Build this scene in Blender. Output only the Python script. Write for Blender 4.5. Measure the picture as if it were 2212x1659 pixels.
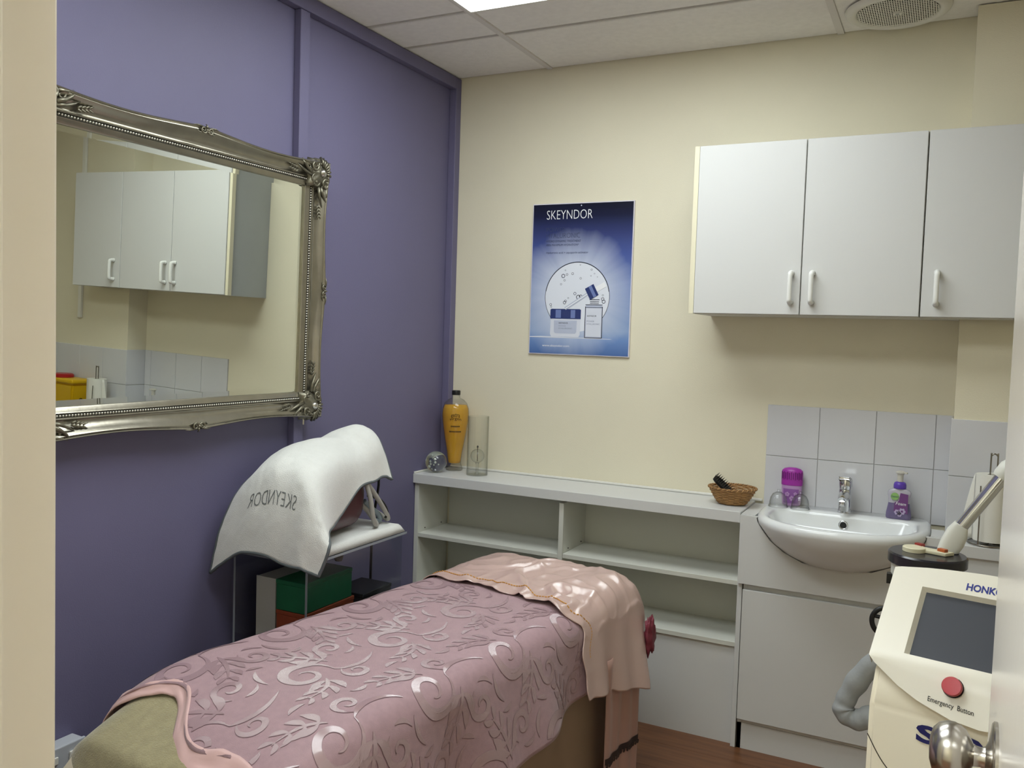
import bpy, bmesh, math, random
from mathutils import Vector, Matrix, noise
random.seed(7)
PI = math.pi
scene = bpy.context.scene
COL = scene.collection
for o in list(bpy.data.objects):
    bpy.data.objects.remove(o)

# ------------------------------------------------------------------ camera
yaw, pitch, roll = 0.4658, 0.0553, 0.03157
f0 = Vector((-math.sin(yaw), math.cos(yaw), 0)); r0 = Vector((math.cos(yaw), math.sin(yaw), 0)); u0 = Vector((0, 0, 1))
fw = f0 * math.cos(pitch) - u0 * math.sin(pitch)
up = u0 * math.cos(pitch) + f0 * math.sin(pitch)
rt = r0 * math.cos(roll) + up * math.sin(roll)
up = up * math.cos(roll) - r0 * math.sin(roll)
cd = bpy.data.cameras.new('camera')
cam = bpy.data.objects.new('camera', cd)
COL.objects.link(cam)
M = Matrix.Identity(4)
for i in range(3):
    M[i][0] = rt[i]; M[i][1] = up[i]; M[i][2] = -fw[i]
M.translation = Vector((2.065, -3.5, 1.51))
cam.matrix_world = M
cd.sensor_fit = 'HORIZONTAL'
cd.sensor_width = 36.0
cd.lens = 1880.0 / 2212.0 * 36.0
cd.clip_start = 0.02
scene.camera = cam
try: scene.cycles.transparent_max_bounces = 32
except Exception: pass

# ------------------------------------------------------------------ world, exposure
w = bpy.data.worlds.new('world')
scene.world = w
w.use_nodes = True
w.node_tree.nodes['Background'].inputs['Color'].default_value = (0.75, 0.80, 0.9, 1)
w.node_tree.nodes['Background'].inputs['Strength'].default_value = 0.05
scene.view_settings.view_transform = 'Standard'
scene.view_settings.look = 'None'
scene.view_settings.gamma = 1.0
scene.view_settings.use_curve_mapping = False
scene.view_settings.exposure = 0.33
PANEL_STRENGTH = 8.0       # the two ceiling panels of the room
CORRIDOR_STRENGTH = 26.0     # the panel over the corridor behind the doorway

# ------------------------------------------------------------------ materials
def lin(c):
    return tuple((v / 12.92 if v <= 0.04045 else ((v + 0.055) / 1.055) ** 2.4) for v in c)
def rgb(h):
    h = h.lstrip('#')
    return lin(tuple(int(h[i:i + 2], 16) / 255 for i in (0, 2, 4))) + (1.0,)
MATS = {}
def mat(name, color, rough=0.5, metal=0.0, bump=0.0, bscale=200.0, var=0.0, vscale=6.0, trans=0.0, ior=1.45, sheen=0.0, coat=0.0, emit=None, spec=None):
    m = bpy.data.materials.new(name); m.use_nodes = True
    nt = m.node_tree; b = nt.nodes['Principled BSDF']
    c = rgb(color) if isinstance(color, str) else color
    b.inputs['Base Color'].default_value = c
    b.inputs['Roughness'].default_value = rough
    b.inputs['Metallic'].default_value = metal
    b.inputs['IOR'].default_value = ior
    if trans: b.inputs['Transmission Weight'].default_value = trans
    if sheen:
        b.inputs['Sheen Weight'].default_value = sheen
        b.inputs['Sheen Roughness'].default_value = 0.4
    if coat:
        b.inputs['Coat Weight'].default_value = coat
        b.inputs['Coat Roughness'].default_value = 0.06
    if spec is not None: b.inputs['Specular IOR Level'].default_value = spec
    if emit:
        b.inputs['Emission Color'].default_value = rgb(emit[0]); b.inputs['Emission Strength'].default_value = emit[1]
    tc = None
    if bump or var:
        tc = nt.nodes.new('ShaderNodeTexCoord')
    if var:
        n = nt.nodes.new('ShaderNodeTexNoise'); n.inputs['Scale'].default_value = vscale; n.inputs['Detail'].default_value = 5
        nt.links.new(tc.outputs['Object'], n.inputs['Vector'])
        r = nt.nodes.new('ShaderNodeValToRGB')
        r.color_ramp.elements[0].position = 0.3; r.color_ramp.elements[1].position = 0.7
        r.color_ramp.elements[0].color = tuple(v * (1 - var) for v in c[:3]) + (1,)
        r.color_ramp.elements[1].color = tuple(min(1, v * (1 + var)) for v in c[:3]) + (1,)
        nt.links.new(n.outputs['Fac'], r.inputs['Fac']); nt.links.new(r.outputs['Color'], b.inputs['Base Color'])
    if bump:
        n2 = nt.nodes.new('ShaderNodeTexNoise'); n2.inputs['Scale'].default_value = bscale; n2.inputs['Detail'].default_value = 3
        nt.links.new(tc.outputs['Object'], n2.inputs['Vector'])
        bp = nt.nodes.new('ShaderNodeBump'); bp.inputs['Strength'].default_value = bump; bp.inputs['Distance'].default_value = 0.002
        nt.links.new(n2.outputs['Fac'], bp.inputs['Height']); nt.links.new(bp.outputs['Normal'], b.inputs['Normal'])
    MATS[name] = m
    return m
def thread_gloss(m, direction, k):
    """satin threads: scatter the normal along one direction, as floats of yarn do"""
    nt = m.node_tree; b = nt.nodes['Principled BSDF']
    tc = nt.nodes.new('ShaderNodeTexCoord'); sc = nt.nodes.new('ShaderNodeVectorMath'); sc.operation = 'SCALE'; sc.inputs['Scale'].default_value = 40000.0
    nt.links.new(tc.outputs['Object'], sc.inputs[0])
    wn = nt.nodes.new('ShaderNodeTexWhiteNoise'); nt.links.new(sc.outputs[0], wn.inputs['Vector'])
    ma = nt.nodes.new('ShaderNodeMath'); ma.operation = 'MULTIPLY_ADD'; ma.inputs[1].default_value = 2 * k; ma.inputs[2].default_value = -k
    nt.links.new(wn.outputs['Value'], ma.inputs[0])
    dv = nt.nodes.new('ShaderNodeVectorMath'); dv.operation = 'SCALE'; dv.inputs[0].default_value = direction
    nt.links.new(ma.outputs[0], dv.inputs['Scale'])
    ge = nt.nodes.new('ShaderNodeNewGeometry'); ad = nt.nodes.new('ShaderNodeVectorMath'); ad.operation = 'ADD'
    nt.links.new(ge.outputs['Normal'], ad.inputs[0]); nt.links.new(dv.outputs[0], ad.inputs[1])
    no = nt.nodes.new('ShaderNodeVectorMath'); no.operation = 'NORMALIZE'; nt.links.new(ad.outputs[0], no.inputs[0])
    nt.links.new(no.outputs[0], b.inputs['Normal'])
def clear_mat(name, tint, edge_tint, gloss=0.05):
    """thin clear plastic or glass: see-through face-on, tinted and shiny at glancing angles"""
    m = bpy.data.materials.new(name); m.use_nodes = True
    nt = m.node_tree; nt.nodes.clear()
    out = nt.nodes.new('ShaderNodeOutputMaterial')
    lw = nt.nodes.new('ShaderNodeLayerWeight'); lw.inputs['Blend'].default_value = 0.5
    mc = nt.nodes.new('ShaderNodeMix'); mc.data_type = 'RGBA'
    mc.inputs[6].default_value = tint; mc.inputs[7].default_value = edge_tint
    pw = nt.nodes.new('ShaderNodeMath'); pw.operation = 'POWER'; pw.inputs[1].default_value = 2.0
    nt.links.new(lw.outputs['Facing'], pw.inputs[0]); nt.links.new(pw.outputs[0], mc.inputs[0])
    t = nt.nodes.new('ShaderNodeBsdfTransparent'); nt.links.new(mc.outputs[2], t.inputs['Color'])
    g = nt.nodes.new('ShaderNodeBsdfGlossy'); g.inputs['Roughness'].default_value = gloss
    p5 = nt.nodes.new('ShaderNodeMath'); p5.operation = 'POWER'; p5.inputs[1].default_value = 5.0
    nt.links.new(lw.outputs['Facing'], p5.inputs[0])
    fr = nt.nodes.new('ShaderNodeMath'); fr.operation = 'MULTIPLY_ADD'; fr.inputs[1].default_value = 0.7; fr.inputs[2].default_value = 0.04
    nt.links.new(p5.outputs[0], fr.inputs[0])
    mx = nt.nodes.new('ShaderNodeMixShader')
    nt.links.new(fr.outputs[0], mx.inputs[0]); nt.links.new(t.outputs[0], mx.inputs[1]); nt.links.new(g.outputs[0], mx.inputs[2])
    nt.links.new(mx.outputs[0], out.inputs['Surface'])
    MATS[name] = m
    return m

mat('cream_wall', '#e2dbc3', 0.6, bump=0.25, bscale=260, var=0.02, vscale=3)
mat('purple_wall', '#6a6684', 0.55, bump=0.25, bscale=260, var=0.03, vscale=3)
mat('white_laminate', '#d2d2d0', 0.38, bump=0.08, bscale=400)
mat('white_carcass', '#d3d3c9', 0.5)
mat('grey_carcass', '#b4b8b8', 0.5, var=0.03)
mat('door_paint', '#dcd6cb', 0.22, bump=0.05, bscale=60)
mat('jamb_paint', '#efe7d8', 0.3, bump=0.05, bscale=60)
mat('ceiling_tile', '#f0ede9', 0.9, bump=0.6, bscale=120, var=0.03, vscale=40)
mat('tbar', '#dcd8d4', 0.6)
mat('void_dark', '#2a2722', 0.9)
mat('tile_glaze', '#cfcfd2', 0.15, var=0.015)
mat('grout', '#cbc9c6', 0.8)
mat('ceramic', '#e6e8e8', 0.09, coat=0.3)
mat('chrome', '#d9dadb', 0.08, metal=1)
mat('satin_steel', '#b7b2aa', 0.24, metal=1, bump=0.05, bscale=30)
mat('dark_hole', '#1c1b1a', 0.6)
mat('gap_dark', '#4a4238', 0.8)
mat('white_plastic', '#e4e2da', 0.3)
mat('rubber_black', '#141414', 0.45)
mat('black_gloss', '#26242a', 0.18)

# ------------------------------------------------------------------ mesh helpers
def BM(): return bmesh.new()
def box(bm, x0, x1, y0, y1, z0, z1, bev=0.0, seg=2):
    g = bmesh.ops.create_cube(bm, size=1.0)
    vs = g['verts']
    for v in vs:
        v.co = Vector(((x0 + x1) / 2 + v.co.x * (x1 - x0), (y0 + y1) / 2 + v.co.y * (y1 - y0), (z0 + z1) / 2 + v.co.z * (z1 - z0)))
    if bev:
        es = list({e for v in vs for e in v.link_edges})
        bmesh.ops.bevel(bm, geom=es, offset=bev, segments=seg, affect='EDGES', profile=0.5)
    return bm
def obox(bm, c, ax, ay, az, sx, sy, sz, bev=0.0):
    """box with its own axes"""
    g = bmesh.ops.create_cube(bm, size=1.0)
    vs = g['verts']
    for v in vs:
        v.co = Vector(c) + Vector(ax) * v.co.x * sx + Vector(ay) * v.co.y * sy + Vector(az) * v.co.z * sz
    if bev:
        es = list({e for v in vs for e in v.link_edges})
        bmesh.ops.bevel(bm, geom=es, offset=bev, segments=2, affect='EDGES', profile=0.5)
    return bm
def lathe(bm, prof, seg=32, c=(0, 0, 0), axis=None, sx=1.0, sy=1.0):
    """prof: (r, h) pairs turned about the axis (z by default)"""
    c = Vector(c)
    az = Vector(axis).normalized() if axis is not None else Vector((0, 0, 1))
    ax = az.orthogonal().normalized() if axis is not None else Vector((1, 0, 0))
    ay = az.cross(ax)
    rings = []
    for r, h in prof:
        if r < 1e-6:
            rings.append([bm.verts.new(c + az * h)])
        else:
            rings.append([bm.verts.new(c + az * h + ax * (r * sx * math.cos(2 * PI * k / seg)) + ay * (r * sy * math.sin(2 * PI * k / seg))) for k in range(seg)])
    for a, b in zip(rings, rings[1:]):
        if len(a) == 1 and len(b) == 1: continue
        for k in range(seg):
            k2 = (k + 1) % seg
            if len(a) == 1: bm.faces.new((a[0], b[k], b[k2]))
            elif len(b) == 1: bm.faces.new((a[k], a[k2], b[0]))
            else: bm.faces.new((a[k], a[k2], b[k2], b[k]))
    return bm
def tube(bm, pts, r, seg=10, cap=True, flat=1.0):
    pts = [Vector(p) for p in pts]
    n = len(pts)
    rs = r if isinstance(r, (list, tuple)) else [r] * n
    t0 = (pts[1] - pts[0]).normalized()
    nrm = t0.orthogonal().normalized()
    rings = []
    for i in range(n):
        t = (pts[min(i + 1, n - 1)] - pts[max(i - 1, 0)]).normalized()
        nrm = (nrm - t * nrm.dot(t))
        nrm = nrm.normalized() if nrm.length > 1e-6 else t.orthogonal().normalized()
        bi = t.cross(nrm)
        rings.append([bm.verts.new(pts[i] + (nrm * math.cos(2 * PI * k / seg) + bi * math.sin(2 * PI * k / seg) * flat) * rs[i]) for k in range(seg)])
    for a, b in zip(rings, rings[1:]):
        for k in range(seg):
            k2 = (k + 1) % seg
            bm.faces.new((a[k], a[k2], b[k2], b[k]))
    if cap:
        bm.faces.new(list(reversed(rings[0]))); bm.faces.new(rings[-1])
    return bm
def smooth_path(pts, n=8):
    pts = [Vector(p) for p in pts]
    out = []
    for i in range(len(pts) - 1):
        p0 = pts[max(i - 1, 0)]; p1 = pts[i]; p2 = pts[i + 1]; p3 = pts[min(i + 2, len(pts) - 1)]
        for k in range(n):
            t = k / n
            out.append(0.5 * ((2 * p1) + (p2 - p0) * t + (2 * p0 - 5 * p1 + 4 * p2 - p3) * t * t + (3 * p1 - p0 - 3 * p2 + p3) * t ** 3))
    out.append(pts[-1])
    return out
def prism(bm, poly, y0, y1, to3=None):
    """polygon (a, b) extruded from y0 to y1; to3 maps (a, b, y) to a point"""
    to3 = to3 or (lambda a, b, y: Vector((a, y, b)))
    A = [bm.verts.new(to3(a, b, y0)) for a, b in poly]
    B = [bm.verts.new(to3(a, b, y1)) for a, b in poly]
    n = len(poly)
    bm.faces.new(A); bm.faces.new(list(reversed(B)))
    for i in range(n):
        j = (i + 1) % n
        bm.faces.new((A[j], A[i], B[i], B[j]))
    return bm
def grid(bm, f, nu, nv, closed_u=False):
    V = [[bm.verts.new(f(i / nu, j / nv)) for j in range(nv + 1)] for i in range(nu + 1)]
    for i in range(nu):
        for j in range(nv):
            bm.faces.new((V[i][j], V[i + 1][j], V[i + 1][j + 1], V[i][j + 1]))
    return V
def wloc(o):
    v = Vector((0, 0, 0))
    while o is not None:
        v += o.location; o = o.parent
    return v
def obj(name, bm, m, parent=None, smooth=False, solid=0.0, origin=None):
    bmesh.ops.recalc_face_normals(bm, faces=bm.faces[:])
    if parent is not None:
        base = wloc(parent); loc = Vector((0, 0, 0))
    else:
        if origin is None:
            xs = [v.co for v in bm.verts]
            base = Vector(((min(p.x for p in xs) + max(p.x for p in xs)) / 2, (min(p.y for p in xs) + max(p.y for p in xs)) / 2, min(p.z for p in xs)))
        else:
            base = Vector(origin)
        loc = base.copy()
    bmesh.ops.translate(bm, verts=bm.verts[:], vec=-base)
    me = bpy.data.meshes.new(name); bm.to_mesh(me); bm.free()
    if smooth:
        for p in me.polygons: p.use_smooth = True
        if smooth == 'angle':
            try: me.set_sharp_from_angle(angle=math.radians(35))
            except Exception: pass
    me.materials.append(MATS[m] if isinstance(m, str) else m)
    o = bpy.data.objects.new(name, me); COL.objects.link(o)
    o.location = loc
    if parent is not None: o.parent = parent
    if solid:
        s = o.modifiers.new('thickness', 'SOLIDIFY'); s.thickness = solid; s.offset = 0
    return o
def thing(name, label, cat, loc, group=None):
    o = bpy.data.objects.new(name, None); COL.objects.link(o)
    o.empty_display_size = 0.05
    o.location = loc; o['label'] = label; o['category'] = cat
    if group: o['group'] = group
    return o
def tag(o, label, cat, group=None):
    o['label'] = label; o['category'] = cat
    if group: o['group'] = group
    return o
def struct(o):
    o['kind'] = 'structure'; return o
def sempty(name, loc):
    o = bpy.data.objects.new(name, None); COL.objects.link(o); o.location = loc; o.empty_display_size = 0.05
    o['kind'] = 'structure'; return o
def text_polys(s, shear=0.0, spacing=1.0, offset=0.0):
    cu = bpy.data.curves.new('t', 'FONT'); cu.body = s; cu.size = 1.0; cu.shear = shear; cu.space_character = spacing
    cu.resolution_u = 3; cu.offset = offset
    ob = bpy.data.objects.new('t', cu); COL.objects.link(ob)
    dg = bpy.context.evaluated_depsgraph_get()
    me = bpy.data.meshes.new_from_object(ob.evaluated_get(dg))
    vs = [(v.co.x, v.co.y) for v in me.vertices]; fs = [tuple(p.vertices) for p in me.polygons]
    bpy.data.objects.remove(ob); bpy.data.curves.remove(cu); bpy.data.meshes.remove(me)
    x0 = min(v[0] for v in vs); x1 = max(v[0] for v in vs); y0 = min(v[1] for v in vs); y1 = max(v[1] for v in vs)
    vs = [((x - x0) / (x1 - x0), (y - y0) / (y1 - y0)) for x, y in vs]
    return vs, fs
def text_mesh(bm, s, f, **k):
    """lettering laid out on the unit square, mapped by f(u, v) -> point"""
    vs, fs = text_polys(s, **k)
    V = [bm.verts.new(f(u, v)) for u, v in vs]
    for p in fs:
        try: bm.faces.new([V[i] for i in p])
        except ValueError: pass
    return bm
def disc(bm, f, cu, cv, ru, rv, seg=40):
    V = [bm.verts.new(f(cu + ru * math.cos(2 * PI * k / seg), cv + rv * math.sin(2 * PI * k / seg))) for k in range(seg)]
    bm.faces.new(V)
def ring(bm, f, cu, cv, ru, rv, tu, seg=40, a0=0.0, a1=2 * PI):
    n = seg
    A = []; B = []
    for k in range(n + 1):
        a = a0 + (a1 - a0) * k / n
        A.append(bm.verts.new(f(cu + ru * math.cos(a), cv + rv * math.sin(a))))
        B.append(bm.verts.new(f(cu + (ru - tu) * math.cos(a), cv + (rv - tu * rv / ru) * math.sin(a))))
    for k in range(n):
        bm.faces.new((A[k], A[k + 1], B[k + 1], B[k]))
def poly(bm, f, pts):
    bm.faces.new([bm.verts.new(f(u, v)) for u, v in pts])

# ------------------------------------------------------------------ the room
H = 2.672           # ceiling height
WL = -0.035         # left wall plane (its battens stand proud to x = 0)
WR = 3.05           # right wall
WF = -3.0           # room face of the wall with the doorway
PX, PY = 2.085, -0.126   # left face and front face of the corner pillar

# floor with boards
m = bpy.data.materials.new('wood_floor'); m.use_nodes = True
nt = m.node_tree; b = nt.nodes['Principled BSDF']
tc = nt.nodes.new('ShaderNodeTexCoord'); oi = nt.nodes.new('ShaderNodeObjectInfo')
mp = nt.nodes.new('ShaderNodeMapping'); mp.inputs['Scale'].default_value = (3.0, 40.0, 1.0)
nt.links.new(tc.outputs['Object'], mp.inputs['Vector'])
ns = nt.nodes.new('ShaderNodeTexNoise'); ns.noise_dimensions = '4D'; ns.inputs['Scale'].default_value = 1.2; ns.inputs['Detail'].default_value = 6
nt.links.new(mp.outputs['Vector'], ns.inputs['Vector'])
ml = nt.nodes.new('ShaderNodeMath'); ml.operation = 'MULTIPLY'; ml.inputs[1].default_value = 20
nt.links.new(oi.outputs['Random'], ml.inputs[0]); nt.links.new(ml.outputs[0], ns.inputs['W'])
rp = nt.nodes.new('ShaderNodeValToRGB')
rp.color_ramp.elements[0].color = rgb('#5f3b24'); rp.color_ramp.elements[0].position = 0.3
rp.color_ramp.elements[1].color = rgb('#7e5436'); rp.color_ramp.elements[1].position = 0.7
nt.links.new(ns.outputs['Fac'], rp.inputs['Fac']); nt.links.new(rp.outputs['Color'], b.inputs['Base Color'])
b.inputs['Roughness'].default_value = 0.38
MATS['wood_floor'] = m
floor = struct(obj('floor', box(BM(), WL - 0.1, WR + 0.1, -5.0, 0.1, -0.06, -0.008), 'void_dark'))
pm = None
bw, bl = 0.19, 1.25
ny = int(5.0 / bw) + 1
for j in range(ny):
    y1 = -j * bw
    xo = -0.05 - random.random() * bl
    x = xo
    while x < WR:
        a = max(x, WL); c = min(x + bl, WR)
        if c - a > 0.05:
            bmp = box(BM(), a + 0.0007, c - 0.0007, max(y1 - bw, -5.0) + 0.0007, y1 - 0.0007, -0.0085, 0.0)
            obj('plank', bmp, 'wood_floor', floor)
        x += bl

# back wall, pillar, left, right, front walls
struct(obj('wall_back', box(BM(), WL - 0.1, WR + 0.1, 0.0, 0.1, 0, H + 0.12), 'cream_wall'))
struct(obj('wall_pillar', box(BM(), PX, WR, PY, 0.0, 0, H), 'cream_wall'))
struct(obj('wall_right', box(BM(), WR, WR + 0.1, -5.0, 0.0, 0, H + 0.12), 'cream_wall'))
wl = struct(obj('wall_left', box(BM(), WL - 0.1, WL, -5.0, 0.0, 0, H + 0.12), 'purple_wall'))
for name, bx in (('batten', (WL, 0.0, -0.045, 0.0, 0.892, H)), ('batten', (WL, -0.006, -1.094, -1.046, 0.0, H - 0.052)), ('batten', (WL, -0.006, -2.32, -2.272, 0.0, H - 0.052)),
                 ('batten', (WL, 0.0, WF, -0.045, H - 0.052, H))):
    obj(name, box(BM(), *bx, bev=0.002, seg=1), 'purple_wall', wl)
DX0, DX1, DH = 1.352, 2.16, 2.04       # doorway
bmw = BM()
box(bmw, WL, DX0 - 0.03, WF - 0.13, WF, 0, H); box(bmw, DX1 + 0.03, WR, WF - 0.13, WF, 0, H); box(bmw, DX0 - 0.03, DX1 + 0.03, WF - 0.13, WF, DH + 0.03, H)
struct(obj('wall_front', bmw, 'cream_wall'))
struct(obj('wall_corridor', box(BM(), WL, WR, -5.1, -5.0, 0, H + 0.12), 'cream_wall'))
# door lining and architrave
t1 = sempty('trim_1', (DX0, WF - 0.06, 0))
obj('lining', box(BM(), DX0 - 0.03, DX0, WF - 0.145, WF + 0.012, 0, DH, bev=0.003), 'jamb_paint', t1)
obj('lining', box(BM(), DX1, DX1 + 0.03, WF - 0.145, WF + 0.012, 0, DH, bev=0.003), 'jamb_paint', t1)
obj('lining', box(BM(), DX0 - 0.03, DX1 + 0.03, WF - 0.145, WF + 0.012, DH, DH + 0.03, bev=0.003), 'jamb_paint', t1)
obj('door_stop', box(BM(), DX0, DX0 + 0.012, WF - 0.10, WF - 0.045, 0, DH - 0.002, bev=0.002), 'jamb_paint', t1)
for (a, c) in ((DX0 - 0.09, DX0 - 0.006), (DX1 + 0.006, DX1 + 0.09)):
    obj('architrave', box(BM(), a, c, WF - 0.148, WF - 0.13, 0, DH + 0.08, bev=0.004), 'jamb_paint', t1)

# ------------------------------------------------------------------ ceiling of tiles on a white grid
ceil = struct(obj('ceiling', box(BM(), WL, WR, -5.0, 0.0, H + 0.06, H + 0.12), 'void_dark'))
XS = [WL, 0.445, 1.635, 2.235, WR]
YS = [0.0, -0.452, -0.713, -1.313, -1.913, -2.513, WF, -3.6, -4.2, -5.0]
LIGHTS = {(1, 2), (1, 4)}
def cells():
    for j in range(len(YS) - 1):
        i = 0
        while i < len(XS) - 1:
            i2 = i + 1
            yield i, i2, j
            i = i2
for i, i2, j in cells():
    if (i, j) in LIGHTS or (j == 7 and XS[i] == 0.445): continue
    x0, x1 = XS[i] + (0.011 if i else 0.0), XS[i2] - (0.011 if i2 < len(XS) - 1 else 0)
    y0, y1 = YS[j + 1] + (0.011 if j < len(YS) - 2 else 0), YS[j] - (0.011 if j else 0.004)
    yy1 = y1
    o = obj('ceiling_tile', box(BM(), x0 + 0.001, x1 - 0.001, y0 + 0.001, yy1 - 0.001, H + 0.003 + 0.0025 * random.random(), H + 0.02, bev=0.002, seg=1), 'ceiling_tile', ceil)
    if j == 6: pass
for i, x in enumerate(XS[1:-1]):
    segs = [(YS[0] - 0.004, -5.0)]
    for a, c in segs:
        obj('ceiling_runner', box(BM(), x - 0.012, x + 0.012, c, a, H - 0.001, H + 0.012), 'tbar', ceil)
for y in YS[1:-1]:
    for xa, xb in zip(XS[:-1], XS[1:]):
        obj('ceiling_crossbar', box(BM(), xa + 0.012, xb - 0.012, y - 0.004, y + 0.004, H + 0.0005, H + 0.010), 'tbar', ceil)

def panel_light(x0, x1, y0, y1, strength, label):
    t = thing('ceiling_light', label, 'light', ((x0 + x1) / 2, (y0 + y1) / 2, H - 0.004), 'flat ceiling light panels')
    bmf = BM()
    for a in ((x0, x1, y0, y0 + 0.012), (x0, x1, y1 - 0.012, y1), (x0, x0 + 0.012, y0 + 0.012, y1 - 0.012), (x1 - 0.012, x1, y0 + 0.012, y1 - 0.012)):
        box(bmf, *a, H - 0.004, H + 0.03)
    obj('frame', bmf, 'white_plastic', t)
    mm = bpy.data.materials.new('light_diffuser'); mm.use_nodes = True
    bb = mm.node_tree.nodes['Principled BSDF']
    bb.inputs['Base Color'].default_value = (0.9, 0.9, 0.88, 1)
    bb.inputs['Emission Color'].default_value = (0.915, 0.985, 1.0, 1); bb.inputs['Emission Strength'].default_value = strength
    obj('diffuser', box(BM(), x0 + 0.012, x1 - 0.012, y0 + 0.012, y1 - 0.012, H - 0.001, H + 0.004), mm, t)
panel_light(0.445, 1.635, -1.313, -0.713, PANEL_STRENGTH, 'long white ceiling light panel nearest the back wall')
panel_light(0.445, 1.635, -2.513, -1.913, PANEL_STRENGTH, 'long white ceiling light panel nearest the doorway wall')
panel_light(0.445, 1.635, -4.2, -3.6, CORRIDOR_STRENGTH, 'long ceiling light panel over the corridor outside the doorway')

# ------------------------------------------------------------------ round ceiling speaker
SC = (1.838, -0.19)
t = thing('ceiling_speaker', 'round white ceiling grille with slotted face above the wall cabinets', 'speaker', (SC[0], SC[1], H - 0.022))
obj('bezel', lathe(BM(), [(0.128, 0.0), (0.134, -0.012), (0.152, -0.017), (0.166, -0.008), (0.170, 0.0)], 64, (SC[0], SC[1], H - 0.0015)), 'white_plastic', t, smooth=True)
obj('backing', lathe(BM(), [(0, -0.0095), (0.1275, -0.0095), (0.1275, 0.0), (0, 0.0)], 48, (SC[0], SC[1], H - 0.0005)), 'dark_hole', t)
bmg = BM()
R = 0.131
k = -R
while k < R:
    hw = math.sqrt(max(R * R - k * k, 0))
    box(bmg, SC[0] - hw, SC[0] + hw, SC[1] + k - 0.002, SC[1] + k + 0.002, H - 0.0135, H - 0.0120); k += 0.0165
k = -R
while k < R:
    hw = math.sqrt(max(R * R - k * k, 0))
    box(bmg, SC[0] + k - 0.0016, SC[0] + k + 0.0016, SC[1] - hw, SC[1] + hw, H - 0.0133, H - 0.0122); k += 0.0074
box(bmg, SC[0] - 0.014, SC[0] + 0.014, SC[1] - 0.012, SC[1] + 0.012, H - 0.0175, H - 0.010)
obj('grille', bmg, 'white_plastic', t)['kind'] = 'stuff'
obj('badge', box(BM(), SC[0] - 0.006, SC[0] + 0.006, SC[1] - 0.006, SC[1] + 0.006, H - 0.0185, H - 0.0172), 'grey_carcass', t)

# ------------------------------------------------------------------ splashback tiles
sp = sempty('trim_2', (1.76, 0, 0.9))
obj('grout_bed', box(BM(), 1.436, PX, -0.0035, 0.0, 0.87, 1.273), 'grout', sp)
tx = [1.435, 1.63, 1.83, 2.03, PX - 0.001]
for a, c in zip(tx[:-1], tx[1:]):
    for z0, z1 in ((1.074, 1.274), (0.872, 1.074)):
        obj('tile', box(BM(), a + 0.001, c - 0.001, -0.008, -0.002, z0 + 0.001, z1 - 0.001, bev=0.001, seg=1), 'tile_glaze', sp)
sp2 = sempty('trim_3', (2.5, PY, 0.9))
obj('grout_bed', box(BM(), PX - 0.006, WR, PY - 0.0035, PY, 0.85, 1.271), 'grout', sp2)
x = PX - 0.008
while x < WR - 0.02:
    for z0, z1 in ((1.074, 1.272), (0.872, 1.074)):
        obj('tile', box(BM(), x + 0.001, min(x + 0.2, WR) - 0.001, PY - 0.008, PY - 0.002, z0 + 0.001, z1 - 0.001, bev=0.001, seg=1), 'tile_glaze', sp2)
    x += 0.2
sp3 = sempty('trim_4', (PX, -0.06, 0.9))
for z0, z1 in ((1.074, 1.274), (0.872, 1.074)):
    obj('tile', box(BM(), PX - 0.007, PX - 0.0005, PY - 0.001, -0.009, z0 + 0.001, z1 - 0.001, bev=0.001, seg=1), 'tile_glaze', sp3)
# cable trunking on the pillar
tag(obj('cable_trunking', box(BM(), 2.472, 2.498, PY - 0.016, PY - 0.001, 1.43, H - 0.002, bev=0.002), 'white_plastic'), 'slim white vertical cable trunking on the pillar behind the wall cabinets', 'trunking')

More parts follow.
